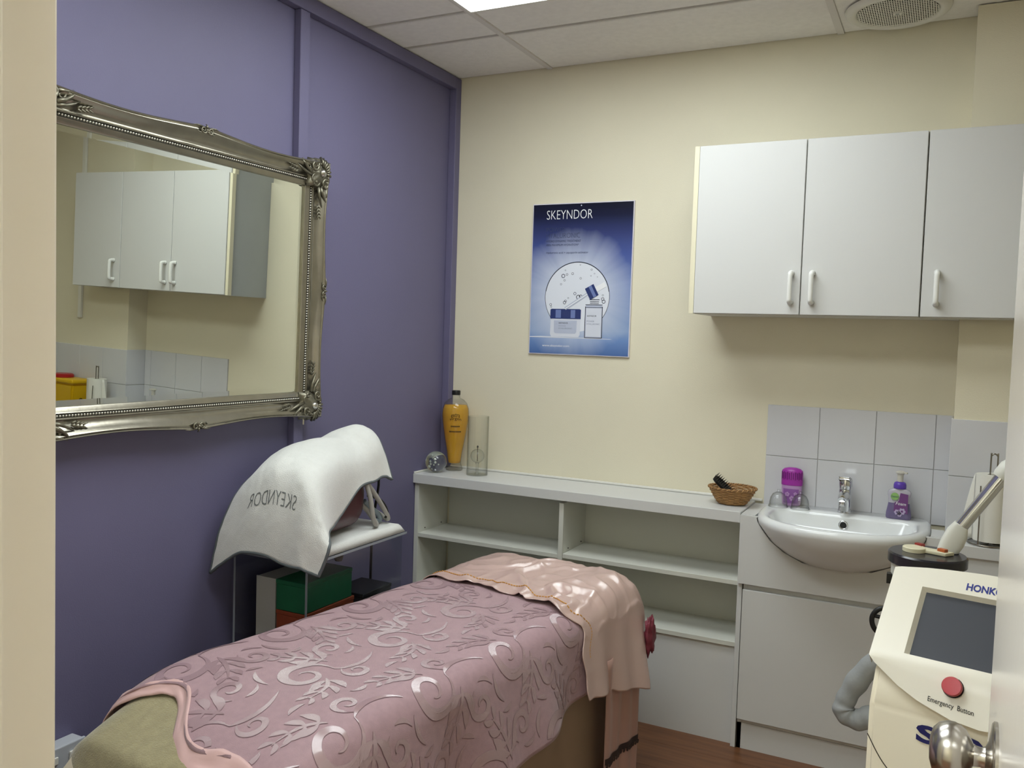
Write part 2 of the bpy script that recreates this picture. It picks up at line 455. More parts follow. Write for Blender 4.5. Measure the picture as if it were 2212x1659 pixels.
# ------------------------------------------------------------------ wall cabinets: a double and a single unit
def cabinet(x0, xs, z0, z1, label, handles, side_grey=False, group='white wall cabinets above the basin'):
    yb, yf = -0.272, -0.290
    x1 = xs[-1]
    back = 0.0 if x1 < PX else PY
    t = thing('wall_cabinet', label, 'cabinet', ((x0 + x1) / 2, -0.14, z0), group)
    bb = BM()
    if x1 < PX:
        box(bb, x0, x1, yb, -0.001, z0, z1)
    else:
        box(bb, x0, x1, yb, PY - 0.018, z0, z1)
        box(bb, x0, PX - 0.002, PY - 0.018, -0.001, z0, z1)
    obj('carcass', bb, 'white_carcass', t)
    if side_grey:
        o = obj('side_panel', box(BM(), x0 - 0.003, x0 - 0.0003, yb + 0.012, -0.001, z0 + 0.001, z1 - 0.001), 'grey_carcass', t)
        o['label'] = 'grey side panel'
        obj('edge_strip', box(BM(), x0 - 0.018, x0 - 0.0005, yb - 0.012, yb + 0.0115, z0 + 0.001, z1 - 0.001), 'cream_edge', t)
    xa = [x0] + xs
    for a, c, hx in zip(xa[:-1], xa[1:], handles):
        d = obj('door', box(BM(), a + 0.0018, c - 0.0018, yf, yb - 0.0015, z0 + 0.002, z1 - 0.002, bev=0.0015, seg=1), 'white_laminate', t)
        hz0, hz1 = 1.660, 1.762
        pts = smooth_path([(hx, yf - 0.001, hz0), (hx, yf - 0.022, hz0 + 0.002), (hx, yf - 0.029, hz0 + 0.014), (hx, yf - 0.029, hz1 - 0.014), (hx, yf - 0.022, hz1 - 0.002), (hx, yf - 0.001, hz1)], 6)
        hb = tube(BM(), pts, [0.0085 if 4 < i < len(pts) - 5 else 0.0095 for i in range(len(pts))], 12)
        lathe(hb, [(0, 0), (0.011, 0.0), (0.010, 0.008), (0, 0.008)], 14, (hx, yf - 0.0005, hz0), (0, -1, 0)); lathe(hb, [(0, 0), (0.011, 0.0), (0.010, 0.008), (0, 0.008)], 14, (hx, yf - 0.0005, hz1), (0, -1, 0))
        obj('handle', hb, 'handle_white', d, smooth=True)
    return t
mat('cream_edge', '#e3dcc0', 0.5)
mat('handle_white', '#e9e9e4', 0.25)
cabinet(1.196, [1.578, 1.9625], 1.614, 2.232, 'two-door white wall cabinet with paired handles and grey left side', [1.545, 1.616], side_grey=True)
cabinet(1.9635, [2.346], 1.614, 2.232, 'single-door white wall cabinet in front of the pillar', [2.01])

# ------------------------------------------------------------------ low open shelf unit along the back wall
su = thing('shelf_unit', 'low white open shelf unit with centre divider under the long worktop', 'shelf unit', (0.7, -0.14, 0))
SY = -0.256
obj('back_panel', box(BM(), 0.0, 1.40, -0.008, -0.001, 0.39, 0.846), 'white_carcass', su)
obj('side_panel', box(BM(), WL + 0.002, -0.012, SY, -0.002, 0, 0.845, bev=0.001, seg=1), 'white_carcass', su)
obj('side_panel', box(BM(), 1.402, 1.420, SY - 0.012, -0.002, 0, 0.845, bev=0.001, seg=1), 'white_laminate', su)
obj('divider', box(BM(), 0.668, 0.688, SY, -0.009, 0.394, 0.835, bev=0.001, seg=1), 'white_carcass', su)
for a, c, z in ((-0.0115, 0.667, 0.622), (0.689, 1.4015, 0.626), (-0.0115, 1.4015, 0.392)):
    s = obj('shelf', box(BM(), a, c, SY + 0.002, -0.0085, z - 0.018, z, bev=0.001, seg=1), 'white_carcass', su)
    if z > 0.5:
        for xx in (a + 0.0015, c - 0.0015):
            for yy in (-0.06, -0.2):
                obj('peg', lathe(BM(), [(0, 0), (0.003, 0), (0.003, 0.003), (0, 0.003)], 8, (xx, yy, z + 0.012)), 'gap_dark', s)
obj('base_panel', box(BM(), -0.0115, 1.4015, SY + 0.012, SY + 0.03, 0.0, 0.373), 'white_laminate', su)
obj('inner_divider', box(BM(), 0.668, 0.688, SY + 0.032, -0.009, 0.0, 0.373), 'white_carcass', su)
wt = thing('worktop', 'long white laminate worktop over the shelf unit along the back wall', 'worktop', (0.7, -0.13, 0.847))
obj('slab', box(BM(), WL + 0.001, 1.4025, -0.272, -0.001, 0.8465, 0.888, bev=0.002), 'white_laminate', wt)
obj('sealant', box(BM(), WL + 0.001, 1.43, -0.008, -0.0008, 0.8885, 0.899, bev=0.003), 'white_plastic', wt)
obj('sealant', box(BM(), WL + 0.001, WL + 0.008, -0.268, -0.046, 0.8885, 0.896, bev=0.002), 'white_plastic', wt)

# ------------------------------------------------------------------ basin vanity
vu = thing('vanity_unit', 'white vanity unit with flap panel and door under the basin', 'cabinet', (1.75, -0.13, 0))
obj('side_panel', box(BM(), 1.4235, 1.4385, -0.262, -0.002, 0, 0.864), 'white_laminate', vu)
obj('side_panel', box(BM(), 2.06, 2.075, -0.262, PY - 0.02, 0, 0.864), 'white_laminate', vu)
obj('inner_panel', box(BM(), 1.439, 2.0595, -0.2625, -0.255, 0.1, 0.66), 'white_laminate', vu)
for a, c, yb in ((1.4045, 1.4545, -0.009), (2.036, 2.0765, PY - 0.009)):
    obj('top', box(BM(), a, c, -0.268, yb, 0.865, 0.8805), 'white_laminate', vu)
# front panel notched for the basin (it is built after the basin outline below)
obj('door', box(BM(), 1.4245, 2.0775, -0.2805, -0.2645, 0.116, 0.604, bev=0.0012, seg=1), 'white_laminate', vu)
obj('gap_strip', box(BM(), 1.4215, 1.4232, -0.268, -0.05, 0.0, 0.862), 'gap_dark', vu)  # dark strip between the two units, shade of the joint put into its colour
obj('plinth', box(BM(), 1.4236, 2.0775, -0.262, -0.2505, 0.0, 0.098), 'white_laminate', vu)

# basin
bs = thing('wash_basin', 'white ceramic semi-recessed basin with curved front', 'basin', (1.745, -0.23, 0.72))
BX = 1.745
def outl(hw, yb, yf, n=2.6, N=72):
    """plan outline: straight back edge, bowed front"""
    pts = []
    yc = yb - (yb - yf) * 0.36
    for k in range(N):
        a = 2 * PI * k / N
        cx = math.copysign(abs(math.cos(a)) ** (2 / n), math.cos(a)); sy = math.copysign(abs(math.sin(a)) ** (2 / n), math.sin(a))
        if math.sin(a) >= 0:
            nb = 7.0
            cx = math.copysign(abs(math.cos(a)) ** (2 / nb), math.cos(a)); sy = abs(math.sin(a)) ** (2 / nb)
            y = yc + (yb - yc) * sy
        else:
            cx = math.copysign(abs(math.cos(a)) ** (2 / 2.35), math.cos(a)); sy = -abs(math.sin(a)) ** (2 / 2.35)
            y = yc + (yc - yf) * sy
        pts.append((BX + hw * cx, y))
    return pts
ZR = 0.893
rings = [(0.02, -0.27, -0.30, 0.765), (0.12, -0.20, -0.36, 0.768), (0.19, -0.155, -0.395, 0.795), (0.228, -0.128, -0.418, 0.845), (0.240, -0.120, -0.426, 0.880), (0.246, -0.115, -0.431, ZR - 0.003), (0.256, -0.108, -0.438, ZR),
         (0.278, -0.0095, -0.454, ZR), (0.287, -0.0085, -0.463, ZR - 0.006), (0.291, -0.0085, -0.467, ZR - 0.018), (0.288, -0.0085, -0.464, ZR - 0.032), (0.272, -0.0085, -0.448, ZR - 0.058), (0.245, -0.02, -0.42, ZR - 0.095), (0.205, -0.03, -0.375, ZR - 0.13), (0.15, -0.05, -0.325, ZR - 0.160), (0.08, -0.08, -0.25, ZR - 0.175)]
bb = BM(); prev = None
for hw, yb, yf, z in rings:
    rr = [bb.verts.new((x, y, z)) for x, y in outl(hw, yb, yf)]
    if prev:
        for k in range(len(rr)):
            k2 = (k + 1) % len(rr); bb.faces.new((prev[k], prev[k2], rr[k2], rr[k]))
    else:
        bb.faces.new(rr)
    prev = rr
bb.faces.new(prev)
obj('bowl', bb, 'ceramic', bs, smooth=True)
NB = []
for hw, yb, yf, z in rings[8:]:
    o_ = outl(hw, yb, yf, N=2880)
    c_ = [abs(x - BX) for x, y in o_ if abs(y + 0.278) < 0.002]
    if c_ and (not NB or z < NB[-1][1]): NB.append((max(c_) + 0.0008, z))
NB[0] = (NB[0][0], 0.8805)
NB.append((0.0, NB[-1][1] - 0.010))
pl = [(1.4055, 0.6265), (2.0805, 0.6265), (2.0805, 0.8795), (BX + NB[0][0], 0.8795)] + [(BX + h, z) for h, z in NB[1:]] + [(BX - h, z) for h, z in reversed(NB[1:-1])] + [(BX - NB[0][0], 0.8795), (1.4055, 0.8795)]
fp = BM(); prism(fp, pl, -0.287, -0.269)
obj('front_panel', fp, 'white_laminate', vu)
ov = obj('overflow', lathe(BM(), [(0.0105, 0.0), (0.012, 0.004), (0.0165, 0.005), (0.0175, 0.0), (0.0165, -0.004)], 28, (BX, -0.1255, 0.855), (0, -1, 0.12)), 'chrome', bs, smooth=True)
obj('overflow_hole', lathe(BM(), [(0, 0.0015), (0.0108, 0.0015), (0.0108, -0.004), (0, -0.004)], 24, (BX, -0.1255, 0.855), (0, -1, 0.12)), 'dark_hole', ov)
obj('drain', lathe(BM(), [(0, 0.004), (0.018, 0.004), (0.021, 0.0), (0, 0.0)], 24, (BX, -0.285, 0.7655)), 'chrome', bs, smooth=True)

# tap
tp = thing('mixer_tap', 'chrome single-lever mixer tap on the basin', 'tap', (1.741, -0.068, ZR))
TX, TY = 1.741, -0.068
obj('body', lathe(BM(), [(0, 0), (0.0265, 0.0), (0.0265, 0.003), (0.0225, 0.006), (0.022, 0.05), (0.0225, 0.083), (0.0215, 0.087), (0, 0.087)], 32, (TX, TY, ZR)), 'chrome', tp, smooth='angle')
sb = BM()
pts = smooth_path([(TX, TY - 0.008, ZR + 0.06), (TX, TY - 0.045, ZR + 0.070), (TX, TY - 0.085, ZR + 0.068), (TX, TY - 0.105, ZR + 0.060)], 6)
tube(sb, pts, [0.020 - 0.005 * i / (len(pts) - 1) for i in range(len(pts))], 18)
lathe(sb, [(0, 0), (0.011, 0), (0.011, 0.016), (0, 0.016)], 20, (TX, TY - 0.098, ZR + 0.040))
obj('spout', sb, 'chrome', tp, smooth='angle')
lb = BM()
lathe(lb, [(0, 0), (0.0215, 0.0), (0.024, 0.012), (0.024, 0.034), (0.021, 0.041), (0, 0.043)], 30, (TX, TY, ZR + 0.0885))
obox(lb, (TX, TY - 0.028, ZR + 0.127), (1, 0, 0), (0, -1, 0.25), (0, 0.25, 1), 0.036, 0.062, 0.009, bev=0.003)
obj('lever', lb, 'chrome', tp, smooth='angle')

# low worktop to the right of the vanity
w2 = thing('side_worktop', 'short white worktop right of the basin in front of the pillar', 'worktop', (2.55, -0.2, 0.0))
obj('slab', box(BM(), 2.0815, WR - 0.002, -0.282, PY - 0.009, 0.826, 0.866, bev=0.002), 'white_laminate', w2)
obj('front_panel', box(BM(), 2.0815, WR - 0.002, -0.272, -0.256, 0.0, 0.8255), 'white_laminate', w2)
obj('sealant', box(BM(), 2.0815, WR - 0.01, PY - 0.018, PY - 0.0085, 0.8665, 0.88, bev=0.003), 'white_plastic', w2)

# ------------------------------------------------------------------ open door with knob
DFX = 2.134                                    # visible face of the door, opened square into the room
d1 = sempty('door_1', (DFX + 0.02, -2.61, 0))
obj('leaf', box(BM(), DFX, DFX + 0.04, -2.98, -2.225, 0.006, DH - 0.006, bev=0.002), 'door_paint', d1)
KC = Vector((DFX, -2.405, 1.054))
kn = obj('knob', lathe(BM(), [(r_ * 1.03, h_ * 0.87) for r_, h_ in ((0, 0.078), (0.012, 0.0775), (0.022, 0.074), (0.0285, 0.067), (0.0315, 0.057), (0.0315, 0.049), (0.029, 0.041), (0.0275, 0.0395), (0.026, 0.036), (0.018, 0.030), (0.0115, 0.026), (0.0105, 0.018), (0.012, 0.013), (0.019, 0.0095), (0.029, 0.0075), (0.038, 0.006), (0.040, 0.004), (0.040, 0.0), (0, 0))], 56, KC, (-1, 0, 0)), 'satin_steel', d1, smooth='angle')
obj('screw_hole', lathe(BM(), [(0, 0.0), (0.0028, 0), (0.0028, 0.006), (0, 0.006)], 12, KC + Vector((-0.0075, -0.004, -0.0225)), (-0.9, 0, -0.4)), 'dark_hole', kn)
for z in (0.25, 1.75): obj('hinge', lathe(BM(), [(0, 0), (0.006, 0), (0.006, 0.1), (0, 0.1)], 12, (DFX + 0.02, -2.9885, z)), 'satin_steel', d1)

# ------------------------------------------------------------------ ornate silver mirror
mat('silver_leaf', '#979284', 0.27, metal=0.9, bump=0.1, bscale=90, var=0.08, vscale=22)
mat('silver_dark', '#7b7768', 0.36, metal=0.8, bump=0.3, bscale=120, var=0.3, vscale=40)
mat('silver_deep', '#2f2d24', 0.6, metal=0.3)  # near-black tone of the strip under the bead run
mat('silver_bright', '#c4c2ba', 0.2, metal=0.95)
mat('mirror_glass', '#dfe2da', 0.0, metal=1)
GY0, GY1, GZ0, GZ1 = -2.06, -1.09, 1.285, 2.015
MW = 0.090
mr = thing('wall_mirror', 'large rectangular mirror in an ornate antique silver frame', 'mirror', (WL, (GY0 + GY1) / 2, GZ0 - MW))
GX = -0.004
bv = 0.02
gl = obj('glass', box(BM(), GX - 0.004, GX, GY0 + bv, GY1 - bv, GZ0 + bv, GZ1 - bv), 'mirror_glass', mr)
pr = 0.0008
ce = [(GY0, GZ0), (GY1, GZ0), (GY1, GZ1), (GY0, GZ1)]
ci = [(GY0 + bv, GZ0 + bv), (GY1 - bv, GZ0 + bv), (GY1 - bv, GZ1 - bv), (GY0 + bv, GZ1 - bv)]
for k in range(4):
    k2 = (k + 1) % 4
    bb = BM()
    A = [bb.verts.new((GX + pr, *ce[k])), bb.verts.new((GX + pr, *ce[k2])), bb.verts.new((GX, *ci[k2])), bb.verts.new((GX, *ci[k]))]
    B = [bb.verts.new((GX - 0.004, v.co.y, v.co.z)) for v in A]
    bb.faces.new(A); bb.faces.new(B[::-1])
    for q in range(4): bb.faces.new((A[q], B[q], B[(q + 1) % 4], A[(q + 1) % 4]))
    obj('bevel', bb, 'mirror_glass', gl)
obj('backing', box(BM(), WL + 0.001, GX - 0.0045, GY0 - 0.03, GY1 + 0.03, GZ0 - 0.03, GZ1 + 0.03), 'void_dark', mr)
# moulded rails: (share of the width, height above the glass)
PROF = [(0.0, -0.002), (0.0, 0.008), (0.03, 0.011), (0.14, 0.014), (0.17, 0.016), (0.20, 0.013), (0.285, 0.013), (0.30, 0.018), (0.34, 0.0195), (0.37, 0.017), (0.41, 0.0165), (0.50, 0.0185), (0.60, 0.0235), (0.70, 0.0305), (0.80, 0.0385), (0.845, 0.041), (0.86, 0.038), (0.885, 0.0375), (0.92, 0.0415), (0.955, 0.0425), (0.985, 0.040), (1.0, 0.034), (1.0, -0.03)]
def scallop(t):
    s = abs(math.sin(2 * PI * t))
    return 0.016 * s ** 1.3
co = [(GY0 - MW, GZ0 - MW), (GY1 + MW, GZ0 - MW), (GY1 + MW, GZ1 + MW), (GY0 - MW, GZ1 + MW)]
gin = [(GY0 + 0.004, GZ0 + 0.004), (GY1 - 0.004, GZ0 + 0.004), (GY1 - 0.004, GZ1 - 0.004), (GY0 + 0.004, GZ1 - 0.004)]
inward = [(0, 1), (-1, 0), (0, -1), (1, 0)]
def rail_pt(k, t, q, h):
    k2 = (k + 1) % 4
    yi = gin[k][0] * (1 - t) + gin[k2][0] * t; zi = gin[k][1] * (1 - t) + gin[k2][1] * t
    yo = co[k][0] * (1 - t) + co[k2][0] * t; zo = co[k][1] * (1 - t) + co[k2][1] * t
    sc = scallop(t) * max(0.0, (q - 0.4) / 0.6)
    return Vector((GX + h, yi * (1 - q) + yo * q + inward[k][0] * sc, zi * (1 - q) + zo * q + inward[k][1] * sc))
for k in range(4):
    bb = BM(); NT = 60
    V = [[bb.verts.new(rail_pt(k, i / NT, q, h)) for q, h in PROF] for i in range(NT + 1)]
    for i in range(NT):
        for j in range(len(PROF) - 1): bb.faces.new((V[i][j], V[i + 1][j], V[i + 1][j + 1], V[i][j + 1]))
    obj('frame_rail', bb, 'silver_leaf', mr, smooth='angle')
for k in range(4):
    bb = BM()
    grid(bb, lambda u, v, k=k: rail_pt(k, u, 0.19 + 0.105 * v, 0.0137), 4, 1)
    obj('bead_channel', bb, 'silver_deep', mr)
# bead run: hundreds of pinhead beads
bead = BM()
for k in range(4):
    L = 1.0 if k % 2 == 0 else 0.77
    n = int(L / 0.0088)
    for i in range(1, n):
        t = i / n
        p = rail_pt(k, t, 0.245, 0.0145)
        lathe(bead, [(0, 0.0042), (0.0027, 0.003), (0.0038, 0.0), (0.0036, -0.002)], 6, p, (1, 0, 0))
o = obj('bead_trim', bead, 'silver_bright', mr, smooth=True); o['kind'] = 'stuff'
def spiral(c, r0, r1, a0, turns, n=26, h=0.0, lift=0.0):
    out = []
    for i in range(n + 1):
        t = i / n
        r = r0 + (r1 - r0) * t
        a = a0 + turns * 2 * PI * t
        out.append((c[0] + r * math.cos(a), c[1] + r * math.sin(a), h + lift * t))
    return out
def orn_tube(bb, pts, r0, r1, to3):
    n = len(pts)
    tube(bb, [to3(*p) for p in pts], [max(0.0008, (r0 + (r1 - r0) * i / (n - 1))) for i in range(n)], 8)
for k in range(4):
    sy = -1 if k in (0, 3) else 1
    sz = -1 if k in (0, 1) else 1
    cy = (GY0 if sy < 0 else GY1) + sy * MW * 0.50; cz = (GZ0 if sz < 0 else GZ1) + sz * MW * 0.50
    # local frame: +a runs inward along the horizontal rail, +b inward along the vertical rail
    def T(a, b_, h, cy=cy, cz=cz, sy=sy, sz=sz): return Vector((GX + 0.026 + h, cy - sy * a, cz - sz * b_))
    bb = BM()
    # shaped plate
    N = 40; V0 = []; V1 = []
    for i in range(N):
        a = 2 * PI * i / N
        sq = 0.052 / max(abs(math.cos(a)), abs(math.sin(a))) ** 0.75
        r = sq * (1 + 0.06 * math.cos(9 * a))
        V0.append(bb.verts.new(T(r * math.cos(a), r * math.sin(a), -0.012))); V1.append(bb.verts.new(T(r * 0.9 * math.cos(a), r * 0.9 * math.sin(a), 0.010)))
    cn = bb.verts.new(T(0, 0, 0.020))
    for i in range(N):
        j = (i + 1) % N
        bb.faces.new((V0[i], V0[j], V1[j], V1[i])); bb.faces.new((V1[i], V1[j], cn))
    # scrolls along both rails, shell on the outer corner, leaf sprays
    for fl in (0, 1):
        F = (lambda a, b_, h: T(a, b_, h)) if fl == 0 else (lambda a, b_, h: T(b_, a, h))
        orn_tube(bb, spiral((0.036, -0.022), 0.019, 0.004, -2.6, -1.35, h=0.014), 0.0052, 0.0026, F)
        orn_tube(bb, spiral((0.062, -0.018), 0.020, 0.004, 2.4, 1.2, h=0.010), 0.0045, 0.002, F)
        orn_tube(bb, spiral((0.020, 0.030), 0.018, 0.004, 0.4, 1.1, h=0.010), 0.0042, 0.002, F)
        orn_tube(bb, [(0.05, 0.002, 0.010), (0.07, -0.006, 0.014), (0.09, -0.020, 0.014), (0.104, -0.034, 0.010)], 0.0075, 0.0018, F)
        orn_tube(bb, [(0.05, 0.010, 0.008), (0.075, 0.006, 0.010), (0.10, -0.004, 0.010), (0.118, -0.014, 0.006)], 0.0065, 0.0015, F)
        orn_tube(bb, [(0.05, -0.026, 0.010), (0.08, -0.030, 0.012), (0.098, -0.036, 0.008)], 0.0065, 0.0018, F)
        for i in range(4):                       # bell-flower drop
            orn_tube(bb, [(0.112 + 0.011 * i, 0.006 - 0.002 * i, 0.004), (0.121 + 0.011 * i, 0.011 - 0.002 * i, 0.006), (0.128 + 0.011 * i, 0.010 - 0.002 * i, 0.002)], 0.0045 - 0.0006 * i, 0.001, F)
            orn_tube(bb, [(0.112 + 0.011 * i, 0.004 - 0.002 * i, 0.004), (0.121 + 0.011 * i, -0.003 - 0.002 * i, 0.006), (0.128 + 0.011 * i, -0.004 - 0.002 * i, 0.002)], 0.0045 - 0.0006 * i, 0.001, F)
    for i in range(7):
        a = PI * 1.25 + (i - 3) * 0.27
        orn_tube(bb, [(0.022 * math.cos(a), 0.022 * math.sin(a), 0.018), (0.040 * math.cos(a), 0.040 * math.sin(a), 0.018), (0.055 * math.cos(a), 0.055 * math.sin(a), 0.006)], 0.0032, 0.0048, T)
    for a_, b_ in ((-0.03, 0.012), (0.012, -0.03), (-0.02, 0.03), (0.03, -0.02), (-0.028, -0.028), (0.034, 0.034)):
        lathe(bb, [(0, 0.005), (0.003, 0.0035), (0.0045, 0.0), (0.0045, -0.006)], 8, T(a_, b_, 0.018), (1, 0, 0))
    co_ = obj('corner_ornament', bb, 'silver_dark', mr, smooth=True)
    obj('boss', lathe(BM(), [(0, 0.012), (0.006, 0.011), (0.011, 0.007), (0.0135, 0.0), (0.0135, -0.004)], 20, T(0, 0, 0.019), (1, 0, 0), sx=1.0, sy=1.15), 'silver_bright', co_, smooth=True)
for k in range(4):
    c = rail_pt(k, 0.5, 0.86, 0.040)
    al = Vector((0, 1, 0)) if k % 2 == 0 else Vector((0, 0, 1))
    ou = -Vector((0, inward[k][0], inward[k][1]))
    def T2(a, b_, h, c=c, al=al, ou=ou): return c + al * a + ou * b_ + Vector((h, 0, 0))
    bb = BM()
    for s in (-1, 1):
        F = lambda a, b_, h, s=s: T2(s * a, b_, h)
        orn_tube(bb, spiral((0.013, 0.0), 0.011, 0.003, PI * 1.1, 1.2, h=0.004), 0.0036, 0.0018, F)
        orn_tube(bb, [(0.018, 0.008, 0.002), (0.034, 0.010, 0.003), (0.05, 0.008, 0.0)], 0.0036, 0.001, F)
        orn_tube(bb, [(0.014, -0.008, 0.002), (0.026, -0.010, 0.003), (0.036, -0.004, 0.0)], 0.003, 0.001, F)
    lathe(bb, [(0, 0.008), (0.004, 0.006), (0.006, 0.0), (0.006, -0.006)], 12, T2(0, 0, 0.002), (1, 0, 0))
    orn_tube(bb, [(0, 0.004, 0.003), (0, 0.013, 0.003), (0, 0.018, -0.002)], 0.004, 0.0015, T2)
    obj('rail_ornament', bb, 'silver_dark', mr, smooth=True)
obj('hanging_tab', box(BM(), WL + 0.001, WL + 0.004, -1.030, -1.014, 1.163, 1.215), 'satin_steel', mr)

mr.rotation_euler = (0, math.radians(1.25), math.radians(-0.33))      # hangs with its top leaning out a little

# ------------------------------------------------------------------ poster
PX0, PX1, PZ0, PZ1 = 0.388, 0.856, 1.434, 2.090
po = thing('poster', 'blue skincare advertising poster board with a jar and dropper bottle', 'poster', (0.62, -0.005, PZ0))
obj('board', box(BM(), PX0, PX1, -0.010, -0.0015, PZ0, PZ1, bev=0.001, seg=1), 'poster_edge' if 'poster_edge' in MATS else mat('poster_edge', '#d8d4de', 0.4), po)
m = bpy.data.materials.new('poster_print'); m.use_nodes = True
nt = m.node_tree; b = nt.nodes['Principled BSDF']; b.inputs['Roughness'].default_value = 0.22
tc = nt.nodes.new('ShaderNodeTexCoord')
sx = nt.nodes.new('ShaderNodeSeparateXYZ'); nt.links.new(tc.outputs['Generated'], sx.inputs[0])
vr = nt.nodes.new('ShaderNodeValToRGB'); cr = vr.color_ramp
cr.elements[0].position = 0.0; cr.elements[0].color = rgb('#4f6ea6')
cr.elements[1].position = 1.0; cr.elements[1].color = rgb('#0b0f22')
for p, c in ((0.10, '#6f8fc4'), (0.16, '#8fa6cc'), (0.45, '#6d84bb'), (0.66, '#4a5b9c'), (0.80, '#353f73'), (0.92, '#151a38')):
    e = cr.elements.new(p); e.color = rgb(c)
nt.links.new(sx.outputs['Z'], vr.inputs['Fac'])
def mth(op, a, c):
    n = nt.nodes.new('ShaderNodeMath'); n.operation = op
    for i, v in enumerate((a, c)):
        if v is None: continue
        if isinstance(v, (int, float)): n.inputs[i].default_value = v
        else: nt.links.new(v, n.inputs[i])
    return n.outputs[0]
dx = mth('SUBTRACT', sx.outputs['X'], 0.45); dz = mth('MULTIPLY', mth('SUBTRACT', sx.outputs['Z'], 0.40), 1.4)
dist = mth('SQRT', mth('ADD', mth('MULTIPLY', dx, dx), mth('MULTIPLY', dz, dz)), None)
an = mth('ARCTAN2', dz, dx)
cb = nt.nodes.new('ShaderNodeCombineXYZ'); nt.links.new(an, cb.inputs[0])
nn = nt.nodes.new('ShaderNodeTexNoise'); nn.inputs['Scale'].default_value = 2.6; nn.inputs['Detail'].default_value = 3; nt.links.new(cb.outputs[0], nn.inputs['Vector'])
d2 = mth('ADD', dist, mth('MULTIPLY', mth('SUBTRACT', nn.outputs['Fac'], 0.5), 0.20))
gr = nt.nodes.new('ShaderNodeValToRGB'); gr.color_ramp.elements[0].position = 0.22; gr.color_ramp.elements[0].color = (1, 1, 1, 1)
gr.color_ramp.elements[1].position = 0.62; gr.color_ramp.elements[1].color = (0, 0, 0, 1)
nt.links.new(d2, gr.inputs['Fac'])
mx = nt.nodes.new('ShaderNodeMix'); mx.data_type = 'RGBA'; mx.inputs[7].default_value = rgb('#d5dcea')
fl_ = mth('MULTIPLY', gr.outputs['Color'], 0.92)
nt.links.new(fl_, mx.inputs[0]); nt.links.new(vr.outputs['Color'], mx.inputs[6]); nt.links.new(mx.outputs[2], b.inputs['Base Color'])
MATS['poster_print'] = m
def PF(layer):
    y = -0.0108 - 0.00025 * layer
    return lambda u, v: Vector((PX0 + 0.004 + u * (PX1 - PX0 - 0.008), y, PZ1 - 0.004 - v * (PZ1 - PZ0 - 0.008)))
AS = (PX1 - PX0) / (PZ1 - PZ0)
pb = BM(); f = PF(0)
grid(pb, f, 1, 1)
obj('print', pb, 'poster_print', po)
for nm, h, r in (('ink_white', '#f2f3f5', 0.25), ('ink_slate', '#39425f', 0.35), ('ink_navy', '#2c3a70', 0.2), ('ink_navy_lit', '#6f7fb4', 0.2), ('ink_pale', '#d9dde8', 0.25), ('ink_grey', '#8d94a8', 0.3), ('ink_dark', '#242a3c', 0.3), ('ink_glow', '#e3e7f0', 0.25), ('ink_frost', '#bcc3d6', 0.25)):
    mat(nm, h, r)
def ptext(s, u0, u1, v0, v1, ink, layer=3, **k):
    f = PF(layer)
    obj('lettering', text_mesh(BM(), s, lambda u, v: f(u0 + (u1 - u0) * u, v1 + (v0 - v1) * v), **k), ink, po)
ptext('SKEYNDOR', 0.14, 0.605, 0.040, 0.100, 'ink_white', offset=-0.012)
ptext('POWER', 0.142, 0.335, 0.155, 0.183, 'ink_slate', offset=-0.018)
ptext('HYALURONIC', 0.142, 0.487, 0.192, 0.224, 'ink_slate', offset=-0.018)
ptext('HYDRO DYNAMIC TREATMENT', 0.143, 0.498, 0.238, 0.253, 'ink_slate')
ptext('100% MAXIMUM HYDRATION*', 0.143, 0.477, 0.263, 0.278, 'ink_slate')
ptext('Hyaluronic acid + aquaporin activator', 0.145, 0.575, 0.315, 0.333, 'ink_slate')
ptext('www.skeyndor.com', 0.135, 0.415, 0.938, 0.958, 'ink_white')
# bubble
bb = BM(); disc(bb, PF(1), 0.475, 0.617, 0.325, 0.325 * AS, 56); obj('bubble_print', bb, 'ink_glow', po)
bb = BM(); f = PF(2)
ring(bb, f, 0.475, 0.617, 0.327, 0.327 * AS, 0.008, 60, PI * 1.05, PI * 1.95); ring(bb, f, 0.475, 0.617, 0.327, 0.327 * AS, 0.0045, 60, PI * -0.05, PI * 0.28); ring(bb, f, 0.475, 0.617, 0.327, 0.327 * AS, 0.0045, 60, PI * 0.72, PI * 1.05)
rnd = random.Random(3)
for (u, v, r) in ((0.33, 0.478, 0.019), (0.368, 0.468, 0.011), (0.425, 0.463, 0.012), (0.345, 0.507, 0.01), (0.31, 0.533, 0.009), (0.508, 0.494, 0.010), (0.455, 0.595, 0.014), (0.49, 0.618, 0.021), (0.515, 0.615, 0.018), (0.352, 0.655, 0.016), (0.362, 0.645, 0.012), (0.388, 0.625, 0.008), (0.615, 0.437, 0.009), (0.35, 0.44, 0.007), (0.50, 0.405, 0.006), (0.61, 0.478, 0.006), (0.645, 0.463, 0.006), (0.735, 0.63, 0.016), (0.745, 0.647, 0.018), (0.735, 0.605, 0.009), (0.21, 0.67, 0.012), (0.215, 0.685, 0.009), (0.675, 0.485, 0.005)):
    ring(bb, f, u, v, r, r * AS, r * 0.3, 18)
o = obj('bubble_outline', bb, 'ink_dark', po); o['kind'] = 'stuff'
